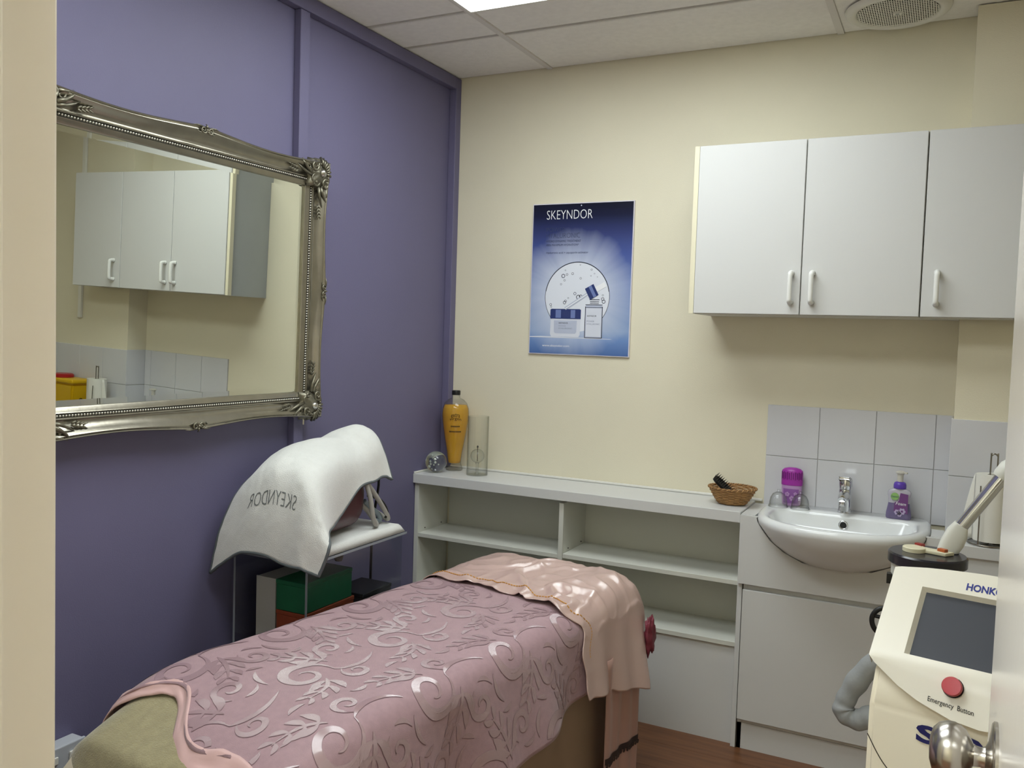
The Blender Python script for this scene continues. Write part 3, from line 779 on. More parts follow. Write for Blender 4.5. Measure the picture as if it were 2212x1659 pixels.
# table reflection, jar, bottle, dropper
bb = BM(); poly(bb, PF(2), [(0.0, 0.887), (0.12, 0.883), (0.82, 0.89), (0.84, 0.893), (0.0, 0.893)]); obj('table_edge', bb, 'ink_pale', po)
bb = BM(); poly(bb, PF(3), [(0.215, 0.766), (0.52, 0.766), (0.518, 0.868), (0.505, 0.884), (0.225, 0.884), (0.212, 0.868)]); obj('jar_print', bb, 'ink_pale', po)
bb = BM(); poly(bb, PF(4), [(0.25, 0.775), (0.485, 0.775), (0.482, 0.852), (0.47, 0.862), (0.265, 0.862), (0.252, 0.852)]); obj('jar_inner', bb, 'ink_frost', po)
bb = BM(); poly(bb, PF(4), [(0.21, 0.703), (0.222, 0.698), (0.51, 0.698), (0.523, 0.703), (0.523, 0.764), (0.21, 0.764)]); obj('jar_lid', bb, 'ink_navy', po)
bb = BM()
for a, c in ((0.265, 0.32), (0.42, 0.465)): poly(bb, PF(5), [(a, 0.704), (c, 0.704), (c, 0.758), (a, 0.758)])
o = obj('lid_shine', bb, 'ink_navy_lit', po); o['kind'] = 'stuff'
bb = BM(); poly(bb, PF(3), [(0.565, 0.68), (0.58, 0.667), (0.722, 0.667), (0.738, 0.68), (0.736, 0.887), (0.567, 0.887)]); obj('bottle_print', bb, 'ink_frost', po)
bb = BM(); poly(bb, PF(4), [(0.575, 0.69), (0.728, 0.69), (0.726, 0.878), (0.577, 0.878)]); obj('bottle_inner', bb, 'ink_pale', po)
bb = BM()
for a, c, v0, v1 in ((0.564, 0.570, 0.68, 0.887), (0.733, 0.739, 0.68, 0.887), (0.567, 0.737, 0.6665, 0.6705), (0.57, 0.733, 0.684, 0.687), (0.567, 0.737, 0.884, 0.888), (0.605, 0.705, 0.632, 0.636), (0.61, 0.70, 0.646, 0.650), (0.61, 0.70, 0.658, 0.661)):
    poly(bb, PF(5), [(a, v0), (c, v0), (c, v1), (a, v1)])
o = obj('bottle_outline', bb, 'ink_dark', po); o['kind'] = 'stuff'
def rotq(cu, cv, wu, wv, ang):
    """rectangle turned in the poster plane, in true proportions"""
    out = []
    for a, c in ((-1, -1), (1, -1), (1, 1), (-1, 1)):
        x = a * wu / 2; y = c * wv / 2
        out.append((cu + x * math.cos(ang) - y * math.sin(ang), cv + (x * math.sin(ang) + y * math.cos(ang)) * AS))
    return out
bb = BM(); poly(bb, PF(6), rotq(0.475, 0.645, 0.27, 0.028, -0.56)); obj('pipette', bb, 'ink_frost', po)
bb = BM(); poly(bb, PF(7), rotq(0.475, 0.645, 0.27, 0.008, -0.56)); obj('pipette_core', bb, 'ink_white', po)
bb = BM(); poly(bb, PF(6), rotq(0.705, 0.553, 0.12, 0.048, -0.5)); obj('pipette_bulb', bb, 'ink_white', po)
bb = BM(); poly(bb, PF(8), rotq(0.625, 0.583, 0.095, 0.115, -0.5)); obj('pipette_cap', bb, 'ink_navy', po)
bb = BM(); poly(bb, PF(9), rotq(0.632, 0.580, 0.03, 0.113, -0.5)); obj('cap_shine', bb, 'ink_navy_lit', po)
ptext('SKEYNDOR', 0.30, 0.395, 0.787, 0.797, 'ink_dark', 6)
ptext('POWER', 0.30, 0.375, 0.808, 0.816, 'ink_grey', 6); ptext('HYALURONIC', 0.30, 0.44, 0.823, 0.833, 'ink_grey', 6)
ptext('SKEYNDOR', 0.585, 0.68, 0.737, 0.747, 'ink_dark', 6)
ptext('POWER', 0.585, 0.66, 0.772, 0.782, 'ink_grey', 6); ptext('HYALURONIC', 0.585, 0.715, 0.790, 0.800, 'ink_grey', 6)
bb = BM(); disc(bb, PF(3), 0.49, 0.013, 0.006, 0.006 * AS, 12); obj('pin', bb, 'ink_pale', po)

# ------------------------------------------------------------------ wall socket box
sk = thing('socket_box', 'grey surface-mounted double socket box low on the purple wall', 'socket', (WL, -2.02, 0.335))
mat('socket_grey', '#b9bcc2', 0.35)
obj('back_box', box(BM(), WL + 0.001, 0.008, -2.085, -1.945, 0.288, 0.384, bev=0.003), 'socket_grey', sk)
obj('face_plate', box(BM(), 0.0085, 0.018, -2.088, -1.942, 0.286, 0.386, bev=0.003), 'socket_grey', sk)
for y in (-2.035, -1.985):
    obj('switch', box(BM(), 0.0182, 0.024, y - 0.008, y + 0.008, 0.345, 0.365, bev=0.002), 'white_plastic', sk)

# ------------------------------------------------------------------ treatment bed and its covers
FL = Vector((0.515, -0.62, 0.0)); BA = Vector((-0.129, -0.992, 0)).normalized(); BR_ = Vector((0.992, -0.129, 0)).normalized()
BWID, BZ = 0.66, 0.655
def bedpt(a, b_, z): return FL + BA * a + BR_ * b_ + Vector((0, 0, z))
def drop(a):
    """the foot end of the couch curves down"""
    t = max(0.0, a - 1.28)
    return -0.9 * t * t - (0.9 * max(0.0, a - 1.62))
def pillow(a, b_):
    return 0.022 * math.exp(-((a - 0.10) / 0.16) ** 2) * math.exp(-((b_ - 0.36) / 0.30) ** 4)
def cross(s, R=0.075, W=BWID):
    """arc length s across the bed, 0 at the left top edge start -> (b, dz); negative and beyond W hang down"""
    q = PI / 2 * R
    if s < -q + R: 
        return (-0.0, -(R + (R - q - s))) if s < R - q else (0, 0)
    if s < R:
        th = (s - (R - q)) / R
        return (R - R * math.cos(th), -(R - R * math.sin(th)))
    if s <= W - R: return (s, 0.0)
    th = (s - (W - R)) / R
    if th < PI / 2: return (W - R + R * math.sin(th), -(R - R * math.cos(th)))
    return (W, -(R + (s - (W - R) - q)))
def fold(p, k=1.0, sc=6.0): return noise.noise(Vector(p) * sc) * k
def ridged(p, sc):
    return 1.0 - abs(noise.noise(Vector(p) * sc)) * 2.0

mat('brocade', '#a98a90', 0.62, bump=0.35, bscale=500, var=0.06, vscale=60, sheen=0.35)
mat('scroll_satin', '#b39499', 0.15, spec=1.0, ior=1.9)
thread_gloss(MATS['scroll_satin'], BA, 0.75)
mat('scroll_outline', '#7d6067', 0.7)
thread_gloss(mat('satin_pink', '#cdaea5', 0.17, spec=1.0, ior=1.9), BA, 0.5)
mat('lining_pink', '#dcb6b2', 0.4, sheen=0.2)
mat('fleece_beige', '#9f9572', 0.95, bump=0.9, bscale=260, var=0.10, vscale=45, sheen=0.6)
mat('cream_skirt', '#a08a76', 0.7, var=0.04)
mat('sheet_pink', '#b48f83', 0.6, sheen=0.2)
mat('lace_dark', '#3a2b28', 0.8)
mat('burgundy', '#7a3140', 0.5)
mat('vinyl_cream', '#cfc3ad', 0.4)
mat('gold_thread', '#c98f3c', 0.5)

bed = thing('treatment_bed', 'padded treatment couch with cream valance under the pink covers', 'bed', bedpt(0.8, BWID / 2, 0))
# mattress
def mat_pt(u, v, top):
    a = 0.02 + 1.62 * u; b_ = 0.03 + (BWID - 0.06) * v
    return bedpt(a, b_, BZ - 0.02 + drop(a) - (0.0 if top else 0.12))
bb = BM()
NA, NB_ = 30, 8
T_ = [[bb.verts.new(mat_pt(i / NA, j / NB_, True)) for j in range(NB_ + 1)] for i in range(NA + 1)]
B_ = [[bb.verts.new(mat_pt(i / NA, j / NB_, False)) for j in range(NB_ + 1)] for i in range(NA + 1)]
for i in range(NA):
    for j in range(NB_):
        bb.faces.new((T_[i][j], T_[i + 1][j], T_[i + 1][j + 1], T_[i][j + 1])); bb.faces.new((B_[i][j], B_[i][j + 1], B_[i + 1][j + 1], B_[i + 1][j]))
for i in range(NA):
    bb.faces.new((T_[i][0], B_[i][0], B_[i + 1][0], T_[i + 1][0])); bb.faces.new((T_[i][NB_], T_[i + 1][NB_], B_[i + 1][NB_], B_[i][NB_]))
for j in range(NB_):
    bb.faces.new((T_[0][j], T_[0][j + 1], B_[0][j + 1], B_[0][j])); bb.faces.new((T_[NA][j], B_[NA][j], B_[NA][j + 1], T_[NA][j + 1]))
obj('mattress', bb, 'vinyl_cream', bed, smooth='angle')
# base frame and valance
fb = BM(); obox(fb, bedpt(0.80, BWID / 2, 0.26), BR_, BA, (0, 0, 1), BWID - 0.16, 1.42, 0.10)
obj('base_frame', fb, 'vinyl_cream', bed)
for a in (0.15, 1.45):
    for b_ in (0.14, BWID - 0.14):
        lb = BM(); obox(lb, bedpt(a, b_, 0.105), BR_, BA, (0, 0, 1), 0.05, 0.05, 0.21); obj('leg', lb, 'vinyl_cream', bed)
for side in (0, 1):
    def vf(u, v, side=side):
        a = 0.05 + 1.52 * u
        off = 0.045 + 0.006 * math.sin(a * 19) * (1 - v) + 0.004 * math.sin(a * 47 + 1) * (1 - v)
        b_ = off if side == 0 else BWID - off
        return bedpt(a, b_, 0.012 + (0.50 + drop(a)) * v)
    bb = BM(); grid(bb, vf, 90, 4); obj('valance', bb, 'cream_skirt', bed, smooth=True, solid=0.003)

# beige fleece blanket over the foot end
FA0, FA1 = 1.12, 2.02
def fleece(u, v):
    a = FA0 + (FA1 - FA0) * u
    s = -0.26 + (BWID + 0.52) * v
    b_, dz = cross(s, 0.10)
    aa = a; z = BZ + 0.012 + drop(a) + dz
    # beyond the end the blanket hangs almost straight down
    if a > 1.60:
        t = a - 1.60
        aa = 1.60 + 0.35 * t
        z = BZ + 0.012 + drop(1.60) + dz - 1.05 * t
    p = bedpt(aa, b_, max(z, 0.03))
    k = noise.noise(Vector((a * 5, s * 5, 2.0))) * 0.008
    # slope sideways where it hangs at the corner so that it flares
    fl = max(0.0, -dz - 0.08) * 0.10
    return p + BR_ * (fl if s > BWID / 2 else -fl) + Vector((0, 0, k if dz > -0.05 else 0)) + BA * k
bb = BM(); grid(bb, fleece, 60, 60)
tag(obj('fleece_blanket', bb, 'fleece_beige', smooth=True, solid=0.006), 'beige fleece blanket over the foot of the treatment couch', 'blanket')

# brocade bedspread
S0, S1 = -0.20, BWID + 0.235
def near_hem(s):
    b_ = s
    return 1.535 - 0.11 * math.exp(-((b_ - 0.14) / 0.13) ** 2) + 0.10 * max(0, b_ - 0.45) + 0.012 * math.sin(b_ * 22)
def spread_at(s, a, lift=0.0):
    b_, dz = cross(s)
    hang = max(0.0, -dz - 0.05)
    z = BZ + 0.026 + drop(a) + dz + pillow(a, b_)
    if z < 0.1: z = 0.1
    wob = 0.004 * noise.noise(Vector((a * 4, s * 4, 0))) + 0.0022 * noise.noise(Vector((a * 13, s * 13, 5)))
    side = 0.0
    if s > BWID / 2: side = hang * 0.16 + hang * 0.09 * math.sin(a * 10 + 0.6) + hang * 0.05 * math.sin(a * 23)
    elif s < 0.0: side = -hang * 0.10
    return bedpt(a, b_ + side, z + wob)
def hem_s(a):
    """length of the right-hand fall"""
    return S1 - 0.03 * math.sin(a * 5.5) + 0.06 * max(0, a - 0.9)
def spread(s, a, lift=0.0):
    p = spread_at(s, a)
    if lift:
        e = 0.004
        n = (spread_at(s + e, a) - spread_at(s - e, a)).cross(spread_at(s, a + e) - spread_at(s, a - e))
        n.normalize()
        if n.dot(Vector((0.3, -0.2, 1))) < 0: n = -n
        p = p + n * lift
    return p
A0 = 0.30
def spread_uv(u, v):
    s_ = S0 + (S1 - S0) * v
    a1 = near_hem(s_)
    a = A0 + (a1 - A0) * u
    s = S0 + (hem_s(a) - S0) * v
    return s, a
bb = BM(); grid(bb, lambda u, v: spread(*spread_uv(u, v)), 110, 110)
bsd = thing('bedspread', 'dusty pink brocade bedspread with shiny scroll pattern on the couch', 'bedspread', bedpt(0.95, BWID / 2, BZ))
obj('cloth', bb, 'brocade', bsd, smooth=True, solid=0.003)
# satin lining that shows along the near hem
def lining(u, v):
    s_ = S0 + (S1 - S0) * v
    a1 = near_hem(s_)
    wid = 0.030 + 0.022 * math.exp(-((s_ - 0.50) / 0.22) ** 2)
    a = a1 - 0.012 + wid * u
    p = spread(s_, a, 0.002)
    return p + Vector((0, 0, 0.006 * noise.noise(Vector((s_ * 26, u * 3, 0))) - 0.016 * u))
bb = BM(); grid(bb, lining, 8, 90)
obj('lining_edge', bb, 'lining_pink', bsd, smooth=True, solid=0.003)
# woven scrolls
def stroke(pts, w0, w1=0.0, peak=0.35):
    """tapered ribbon along a curve in cloth metres -> list of (left, right) pairs"""
    out = []
    n = len(pts)
    for i, (x, y) in enumerate(pts):
        x0, y0 = pts[max(i - 1, 0)]; x1, y1 = pts[min(i + 1, n - 1)]
        dx, dy = x1 - x0, y1 - y0; L = math.hypot(dx, dy) or 1e-6
        t = i / (n - 1)
        wv = (t / peak) if t < peak else (1 - t) / (1 - peak)
        wv = w1 + (w0 - w1) * math.sin(PI / 2 * max(0.0, min(1.0, wv))) 
        out.append(((x - dy / L * wv, y + dx / L * wv), (x + dy / L * wv, y - dx / L * wv)))
    return out
def sp2(cx, cy, r0, r1, a0, turns, n=26):
    return [(cx + (r0 + (r1 - r0) * (i / n) ** 0.8) * math.cos(a0 + turns * 2 * PI * i / n), cy + (r0 + (r1 - r0) * (i / n) ** 0.8) * math.sin(a0 + turns * 2 * PI * i / n)) for i in range(n + 1)]
def bez(p0, p1, p2, n=14):
    return [((1 - t) ** 2 * p0[0] + 2 * t * (1 - t) * p1[0] + t * t * p2[0], (1 - t) ** 2 * p0[1] + 2 * t * (1 - t) * p1[1] + t * t * p2[1]) for t in [i / n for i in range(n + 1)]]
MOTIF = []
MOTIF.append((sp2(0.0, 0.055, 0.078, 0.016, -1.9, 1.35, 40), 0.0110, 0.28))
MOTIF.append((sp2(0.0, 0.055, 0.060, 0.034, -1.0, 0.45, 14), 0.0050, 0.4))
MOTIF.append((bez((-0.025, -0.018), (-0.075, -0.08), (-0.015, -0.165), 20), 0.0075, 0.3))
MOTIF.append((sp2(-0.075, -0.045, 0.040, 0.010, 0.4, 1.15, 26), 0.0080, 0.3))
MOTIF.append((sp2(0.085, -0.105, 0.046, 0.010, 2.6, -1.2, 26), 0.0085, 0.3))
def acanthus(p0, p1, p2, n, l0, l1, w0, side=(1, -1)):
    """a curling stem with comma-shaped lobes on both sides"""
    st = bez(p0, p1, p2, 24)
    MOTIF.append((st, w0 * 0.55, 0.3))
    for k in range(n):
        t = 0.18 + 0.80 * k / (n - 1)
        i = min(int(t * 24), 23)
        x, y = st[i]; dx, dy = st[i + 1][0] - st[i][0], st[i + 1][1] - st[i][1]; L = math.hypot(dx, dy); dx /= L; dy /= L
        ln = l0 + (l1 - l0) * k / (n - 1)
        for sd in side:
            nx, ny = -dy * sd, dx * sd
            m_ = (x + dx * ln * 0.15 + nx * ln * 0.75, y + dy * ln * 0.15 + ny * ln * 0.75)
            e_ = (x + dx * ln * 1.05 + nx * ln * 0.85, y + dy * ln * 1.05 + ny * ln * 0.85)
            MOTIF.append((bez((x, y), m_, e_, 12), w0 * (1.0 - 0.35 * k / (n - 1)), 0.6))
acanthus((0.020, -0.040), (0.075, -0.035), (0.140, 0.020), 4, 0.052, 0.026, 0.0115)
acanthus((-0.050, 0.035), (-0.105, 0.060), (-0.105, 0.140), 4, 0.044, 0.024, 0.0100)
MOTIF.append((bez((0.03, 0.140), (0.075, 0.150), (0.105, 0.115), 12), 0.0065, 0.5))
MOTIF.append((bez((0.05, -0.155), (0.02, -0.135), (0.03, -0.105), 10), 0.0055, 0.6))
MOTIF.append((bez((-0.12, -0.10), (-0.10, -0.125), (-0.115, -0.15), 10), 0.0075, 0.5))
MOTIF.append((bez((0.115, 0.085), (0.13, 0.10), (0.128, 0.125), 8), 0.0065, 0.5))
pat = BM(); outl_ = BM()
def lay(bm, rib, lift, dx=0.0, dy=0.0):
    prev = None
    for (l, r) in rib:
        ok = True; pair = []
        for (s, a) in (l, r):
            s += dx; a += dy
            if not (S0 + 0.008 < s < hem_s(a) - 0.008 and A0 + 0.01 < a < near_hem(s) - 0.008): ok = False; break
            pair.append((s, a))
        if not ok: prev = None; continue
        V = [bm.verts.new(spread(s, a, lift)) for s, a in pair]
        if prev and (V[0].co - prev[0].co).length < 0.05: bm.faces.new((prev[0], prev[1], V[1], V[0]))
        prev = V
CW, CH = 0.27, 0.31
for ci in range(-1, 5):
    for cj in range(0, 6):
        cs = 0.10 + ci * CW; ca = 0.40 + cj * CH + (CH / 2 if ci % 2 else 0)
        mirx = -1 if ci % 2 else 1
        for pts, wd, pk in MOTIF:
            q = [(cs + mirx * x, ca + y) for x, y in pts]
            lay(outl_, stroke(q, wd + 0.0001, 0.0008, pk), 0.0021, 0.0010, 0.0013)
            lay(pat, stroke(q, wd, 0.0007, pk), 0.0025)
o = obj('scroll_outline_thread', outl_, 'scroll_outline', bsd, smooth=True); o['kind'] = 'stuff'  # darker outline woven along one side of the scrolls
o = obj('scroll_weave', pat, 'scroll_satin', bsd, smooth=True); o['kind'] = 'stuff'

# satin sheet folded over the head end
SS0, SS1 = -0.12, BWID + 0.30
def satin_hem(s):
    t = (s - SS0) / (SS1 - SS0)
    return 0.365 + 0.045 * t + 0.010 * math.sin(s * 17) + 0.006 * math.sin(s * 41 + 1) + 0.05 * math.exp(-((s - 0.60) / 0.06) ** 2)
def satin(u, v, lift=0.0):
    s = SS0 + (SS1 - SS0) * v
    a = -0.10 + (satin_hem(s) + 0.10) * u
    if s > BWID: s = BWID + (s - BWID) * (1.05 - 0.30 * max(0, a) / 0.4) * (1.0 - 4.5 * max(0.0, 0.03 - a))
    b_, dz = cross(s, 0.085)
    z = BZ + 0.034 + dz + pillow(a, b_)
    hang = max(0.0, -dz - 0.06)
    aa = a
    if a < 0.03:                              # rolls over the head end and hangs
        t = 0.03 - a
        aa = 0.03 - 0.06 * math.sin(min(t / 0.06, PI / 2)) if t < 0.095 else -0.03
        z -= 0.06 * (1 - math.cos(min(t / 0.06, PI / 2))) + max(0, t - 0.094)
    on = 1.0 if dz > -0.09 else 0.35
    q = Vector((a * 1.0, s * 1.0, 0.0))
    w1 = ridged(q * 1.0 + Vector((noise.noise(q * 7) * 0.12, noise.noise(q * 7 + Vector((9, 9, 9))) * 0.12, 0)), 5.5)
    w2 = ridged(Vector((a + s * 0.5, s - a * 0.4, 3.0)), 10.0)
    edge = min(1.0, max(0.0, (1 - u) / 0.12)) * 0.7 + 0.3
    wr = (0.024 * max(0, w1 - 0.40) + 0.012 * max(0, w2 - 0.5)) * on * min(1.0, max(0.0, (v - 0.10) * 3))
    wr += 0.0035 * noise.noise(q * 20) * on * (1.2 if u > 0.86 else 0.3)
    side = 0.0
    if s > BWID / 2: side = 0.004 + hang * (0.14 + 0.05 * math.sin(a * 20 + 0.4) + 0.03 * math.sin(a * 47))
    elif s < 0: side = -hang * 0.1
    return bedpt(aa, b_ + side, z + wr + lift)
bb = BM(); grid(bb, satin, 150, 200)
sat = thing('satin_sheet', 'shiny pale pink satin sheet folded over the head end of the couch', 'sheet', bedpt(0.18, BWID / 2, BZ))
obj('cloth', bb, 'satin_pink', sat, smooth=True, solid=0.003)
st = BM()
NS = 84
for i in range(NS):
    v = 0.06 + 0.80 * i / NS
    s_ = SS0 + (SS1 - SS0) * v
    du = 0.045 / (satin_hem(s_) + 0.10)
    p0 = satin(1 - du, v, 0.003); p1 = satin(1 - du, v + 0.80 / NS * 0.62, 0.003)
    tube(st, [p0, (p0 + p1) / 2 + Vector((0, 0, 0.001)), p1], 0.0018, 5)
o = obj('gold_stitching', st, 'gold_thread', sat); o['kind'] = 'stuff'

# sheet hanging at the head corner with dark lace, burgundy lining tucked beside it
def hangs(u, v):
    a = 0.02 + 0.235 * u
    z = 0.03 + 0.47 * v
    off = 0.052 + 0.006 * math.sin(u * 9) * (1 - v) + 0.003 * math.sin(u * 21 + 1)
    return bedpt(a, BWID - 0.035 + off, z)
bb = BM(); grid(bb, hangs, 40, 16)
hs = thing('hanging_sheet', 'dull pink sheet with dark lace bands hanging at the couch head corner', 'sheet', bedpt(0.15, BWID + 0.04, 0.03))
obj('cloth', bb, 'sheet_pink', hs, smooth=True, solid=0.002)
for z in (0.165, 0.045):
    bb = BM()
    grid(bb, lambda u, v: hangs(u, (z - 0.03 + 0.020 * v) / 0.47) + BR_ * 0.0035, 40, 2)
    n = 16
    for i in range(n):
        c = hangs((i + 0.5) / n, (z - 0.03 - 0.004) / 0.47) + BR_ * 0.0045
        lathe(bb, [(0, 0), (0.0075, 0), (0.0075, 0.001), (0, 0.001)], 8, c, BR_)
    o = obj('lace_band', bb, 'lace_dark', hs); o['kind'] = 'stuff'
bg = BM()
def crump(u, v):
    th = 2 * PI * u; ph = PI * v
    q = Vector((math.cos(th) * math.sin(ph), math.sin(th) * math.sin(ph), math.cos(ph)))
    k = 1.0 + 0.45 * noise.noise(q * 2.6 + Vector((3, 1, 7))) + 0.22 * abs(noise.noise(q * 6.0))
    return bedpt(-0.012 + 0.026 * q.x * k, BWID + 0.036 + 0.014 * q.y * k, 0.515 + 0.062 * q.z * k)
grid(bg, crump, 26, 20); bmesh.ops.remove_doubles(bg, verts=bg.verts[:], dist=0.0004)
obj('burgundy_lining', bg, 'burgundy', hs, smooth=True)['label'] = 'crumpled burgundy lining'

# ------------------------------------------------------------------ clear acrylic stand by the purple wall
clear_mat('acrylic', (0.93, 0.95, 0.96, 1), (0.55, 0.60, 0.64, 1))
mat('acrylic_edge', '#8f949c', 0.25, trans=0.0)
mat('terry_white', '#dcdcd8', 0.95, bump=0.9, bscale=420, sheen=0.4, var=0.02, vscale=60)
mat('piping_grey', '#5d6366', 0.7)
mat('print_grey', '#6f7373', 0.8)
mat('maroon_shell', '#4f2a2f', 0.3)
mat('tube_grey', '#a3a19a', 0.45)
mat('tube_blue', '#7d8a90', 0.4)
mat('box_green', '#1f6b46', 0.45, var=0.06, vscale=30)
mat('box_orange', '#9c4a2a', 0.5, var=0.08, vscale=40)
mat('box_white', '#c4c3bf', 0.5)
mat('box_black', '#2c2b2d', 0.5)
TX0, TX1, TY0, TY1, TZ = 0.012, 0.318, -1.395, -0.875, 0.785
ac = thing('acrylic_stand', 'clear acrylic shelf stand beside the purple wall', 'stand', ((TX0 + TX1) / 2, (TY0 + TY1) / 2, 0))
for x in (TX0, TX1 - 0.008):
    s = obj('side_panel', box(BM(), x, x + 0.008, TY0, TY1, 0.0, TZ - 0.0085), 'acrylic', ac)
    obj('front_edge', box(BM(), x, x + 0.008, TY0 - 0.0012, TY0 - 0.0002, 0.0, TZ - 0.0085), 'acrylic_edge', s)
for z in (TZ, 0.478, 0.12):
    x0, x1 = (TX0 - 0.004, TX1 + 0.006) if z == TZ else (TX0 + 0.0085, TX1 - 0.0085)
    s = obj('shelf', box(BM(), x0, x1, TY0, TY1 + (0.02 if z == TZ else 0), z - 0.008, z), 'acrylic', ac)
    obj('shelf_edge', box(BM(), x0, x1, TY0 - 0.0012, TY0 - 0.0002, z - 0.008, z), 'acrylic_edge', s)
    if z == TZ: obj('shelf_edge', box(BM(), x1 + 0.0002, x1 + 0.0012, TY0, TY1 + 0.02, z - 0.008, z), 'acrylic_edge', s)
obj('suction_foot', lathe(BM(), [(0, 0), (0.012, 0), (0.016, 0.012), (0.014, 0.03), (0, 0.03)], 8, (0.285, -1.20, TZ - 0.039)), 'rubber_black', ac)

def carton(name, x0, x1, y0, y1, z0, z1, m, label, cat, lid=None):
    t = thing(name, label, cat, ((x0 + x1) / 2, (y0 + y1) / 2, z0))
    obj('body', box(BM(), x0, x1, y0, y1, z0, z1 - 0.014, bev=0.0015, seg=1), m, t)
    obj('lid', box(BM(), x0 - 0.0015, x1 + 0.0015, y0 - 0.0015, y1 + 0.0015, z1 - 0.0135, z1, bev=0.0015, seg=1), lid or m, t)
    return t
carton('storage_box', 0.150, 0.268, -1.345, -1.09, 0.479, 0.598, 'box_orange', 'rust orange storage box under the green box in the acrylic stand', 'box')
carton('storage_box', 0.148, 0.266, -1.345, -1.10, 0.599, 0.698, 'box_green', 'dark green storage box stacked on the orange one', 'box')
carton('storage_box', 0.160, 0.292, -1.07, -0.90, 0.479, 0.600, 'box_black', 'black box at the far end of the acrylic stand shelf', 'box')
wb = thing('box_file', 'white box file standing left of the green box', 'box file', (0.07, -1.2, 0.479))
obj('spine', box(BM(), 0.045, 0.128, -1.325, -1.322, 0.479, 0.690), 'box_white', wb)
obj('body', box(BM(), 0.046, 0.127, -1.3215, -1.06, 0.479, 0.689, bev=0.002, seg=1), 'box_white', wb)

# folded towel on the top shelf
def fold_t(u, v):
    x = TX0 + 0.004 + (TX1 - TX0 - 0.002) * u; y = TY0 + 0.03 + (TY1 - TY0 - 0.015) * v
    e = min(u, 1 - u, 0.08) / 0.08; e2 = min(v, 1 - v, 0.05) / 0.05
    h = 0.030 * math.sqrt(max(0, 1 - (1 - e) ** 2)) * math.sqrt(max(0, 1 - (1 - e2) ** 2))
    return Vector((x, y, TZ + 0.001 + h + 0.004 * noise.noise(Vector((x * 16, y * 12, 0))) * e * e2))
bb = BM(); V = grid(bb, fold_t, 30, 36)
bb.faces.new([V[i][0] for i in range(31)] + [V[30][j] for j in range(1, 37)] + [V[i][36] for i in range(29, -1, -1)] + [V[0][j] for j in range(35, 0, -1)])
tag(obj('folded_towel', bb, 'terry_white', smooth=True), 'white folded towel lying on top of the acrylic stand', 'towel')

# maroon appliance under the towel, with grey hoop tubes
ap = thing('beauty_appliance', 'maroon appliance with grey hoop tubes half hidden under the white towel', 'appliance', (0.17, -1.15, TZ + 0.033))
zb = TZ + 0.034
def shell(u, v):
    a = 2 * PI * u
    y = -1.345 + 0.355 * v
    hw = 0.122 * (1 - 0.22 * v); top = 0.135 + 0.115 * v
    e = math.sqrt(max(0.0, 1 - (2 * v - 1) ** 8))
    cx = math.copysign(abs(math.cos(a)) ** 0.7, math.cos(a)); sz = math.copysign(abs(math.sin(a)) ** 0.7, math.sin(a))
    return Vector((0.165 + hw * cx * e, y, zb + 0.002 + top / 2 + top / 2 * sz * e))
bb = BM(); grid(bb, shell, 36, 20); bmesh.ops.remove_doubles(bb, verts=bb.verts[:], dist=0.0003)
obj('shell', bb, 'maroon_shell', ap, smooth=True)
hd = lathe(BM(), [(0, 0.055), (0.04, 0.05), (0.07, 0.03), (0.08, 0.0), (0.07, -0.03), (0.04, -0.05), (0, -0.055)], 24, (0.17, -0.99, 1.085))
obj('head', hd, 'maroon_shell', ap, smooth=True)
obj('neck', tube(BM(), [(0.165, -1.06, zb + 0.19), (0.17, -1.02, 1.0), (0.17, -1.0, 1.05)], 0.022, 12), 'maroon_shell', ap, smooth=True)
obj('hoop', tube(BM(), smooth_path([(0.275, -1.045, 0.985), (0.285, -1.03, 0.93), (0.288, -1.015, 0.86), (0.285, -0.995, zb + 0.012), (0.265, -0.965, zb + 0.010), (0.235, -0.975, zb + 0.05), (0.22, -1.0, 0.905), (0.215, -1.0, 0.96)], 8), 0.0085, 10), 'tube_grey', ap, smooth=True)
obj('hoop', tube(BM(), smooth_path([(0.27, -1.035, 0.985), (0.272, -0.985, 0.935), (0.274, -0.935, 0.878), (0.274, -0.905, zb + 0.022), (0.262, -0.895, zb + 0.011), (0.24, -0.91, zb + 0.03), (0.22, -0.95, 0.88)], 8), 0.0085, 10), 'tube_grey', ap, smooth=True)
obj('bottom_tube', tube(BM(), smooth_path([(0.225, -0.985, 0.905), (0.235, -0.955, 0.875), (0.25, -0.93, 0.85), (0.25, -0.925, zb + 0.012), (0.235, -0.94, zb + 0.010)], 8), 0.0105, 10), 'tube_blue', ap, smooth=True)
obj('black_strap', tube(BM(), smooth_path([(0.232, -0.975, 0.925), (0.262, -0.935, 0.905), (0.277, -0.915, 0.865), (0.272, -0.918, zb + 0.02)], 8), 0.005, 8), 'rubber_black', ap, smooth=True)
cb_ = smooth_path([(0.18, -0.955, 1.055), (0.20, -0.865, 0.98), (0.165, -0.842, 0.80), (0.160, -0.844, 0.60), (0.166, -0.845, 0.30), (0.17, -0.835, 0.006), (0.10, -0.80, 0.006)], 8)
obj('power_cable', tube(BM(), cb_, 0.005, 8), 'rubber_black', ap, smooth=True)

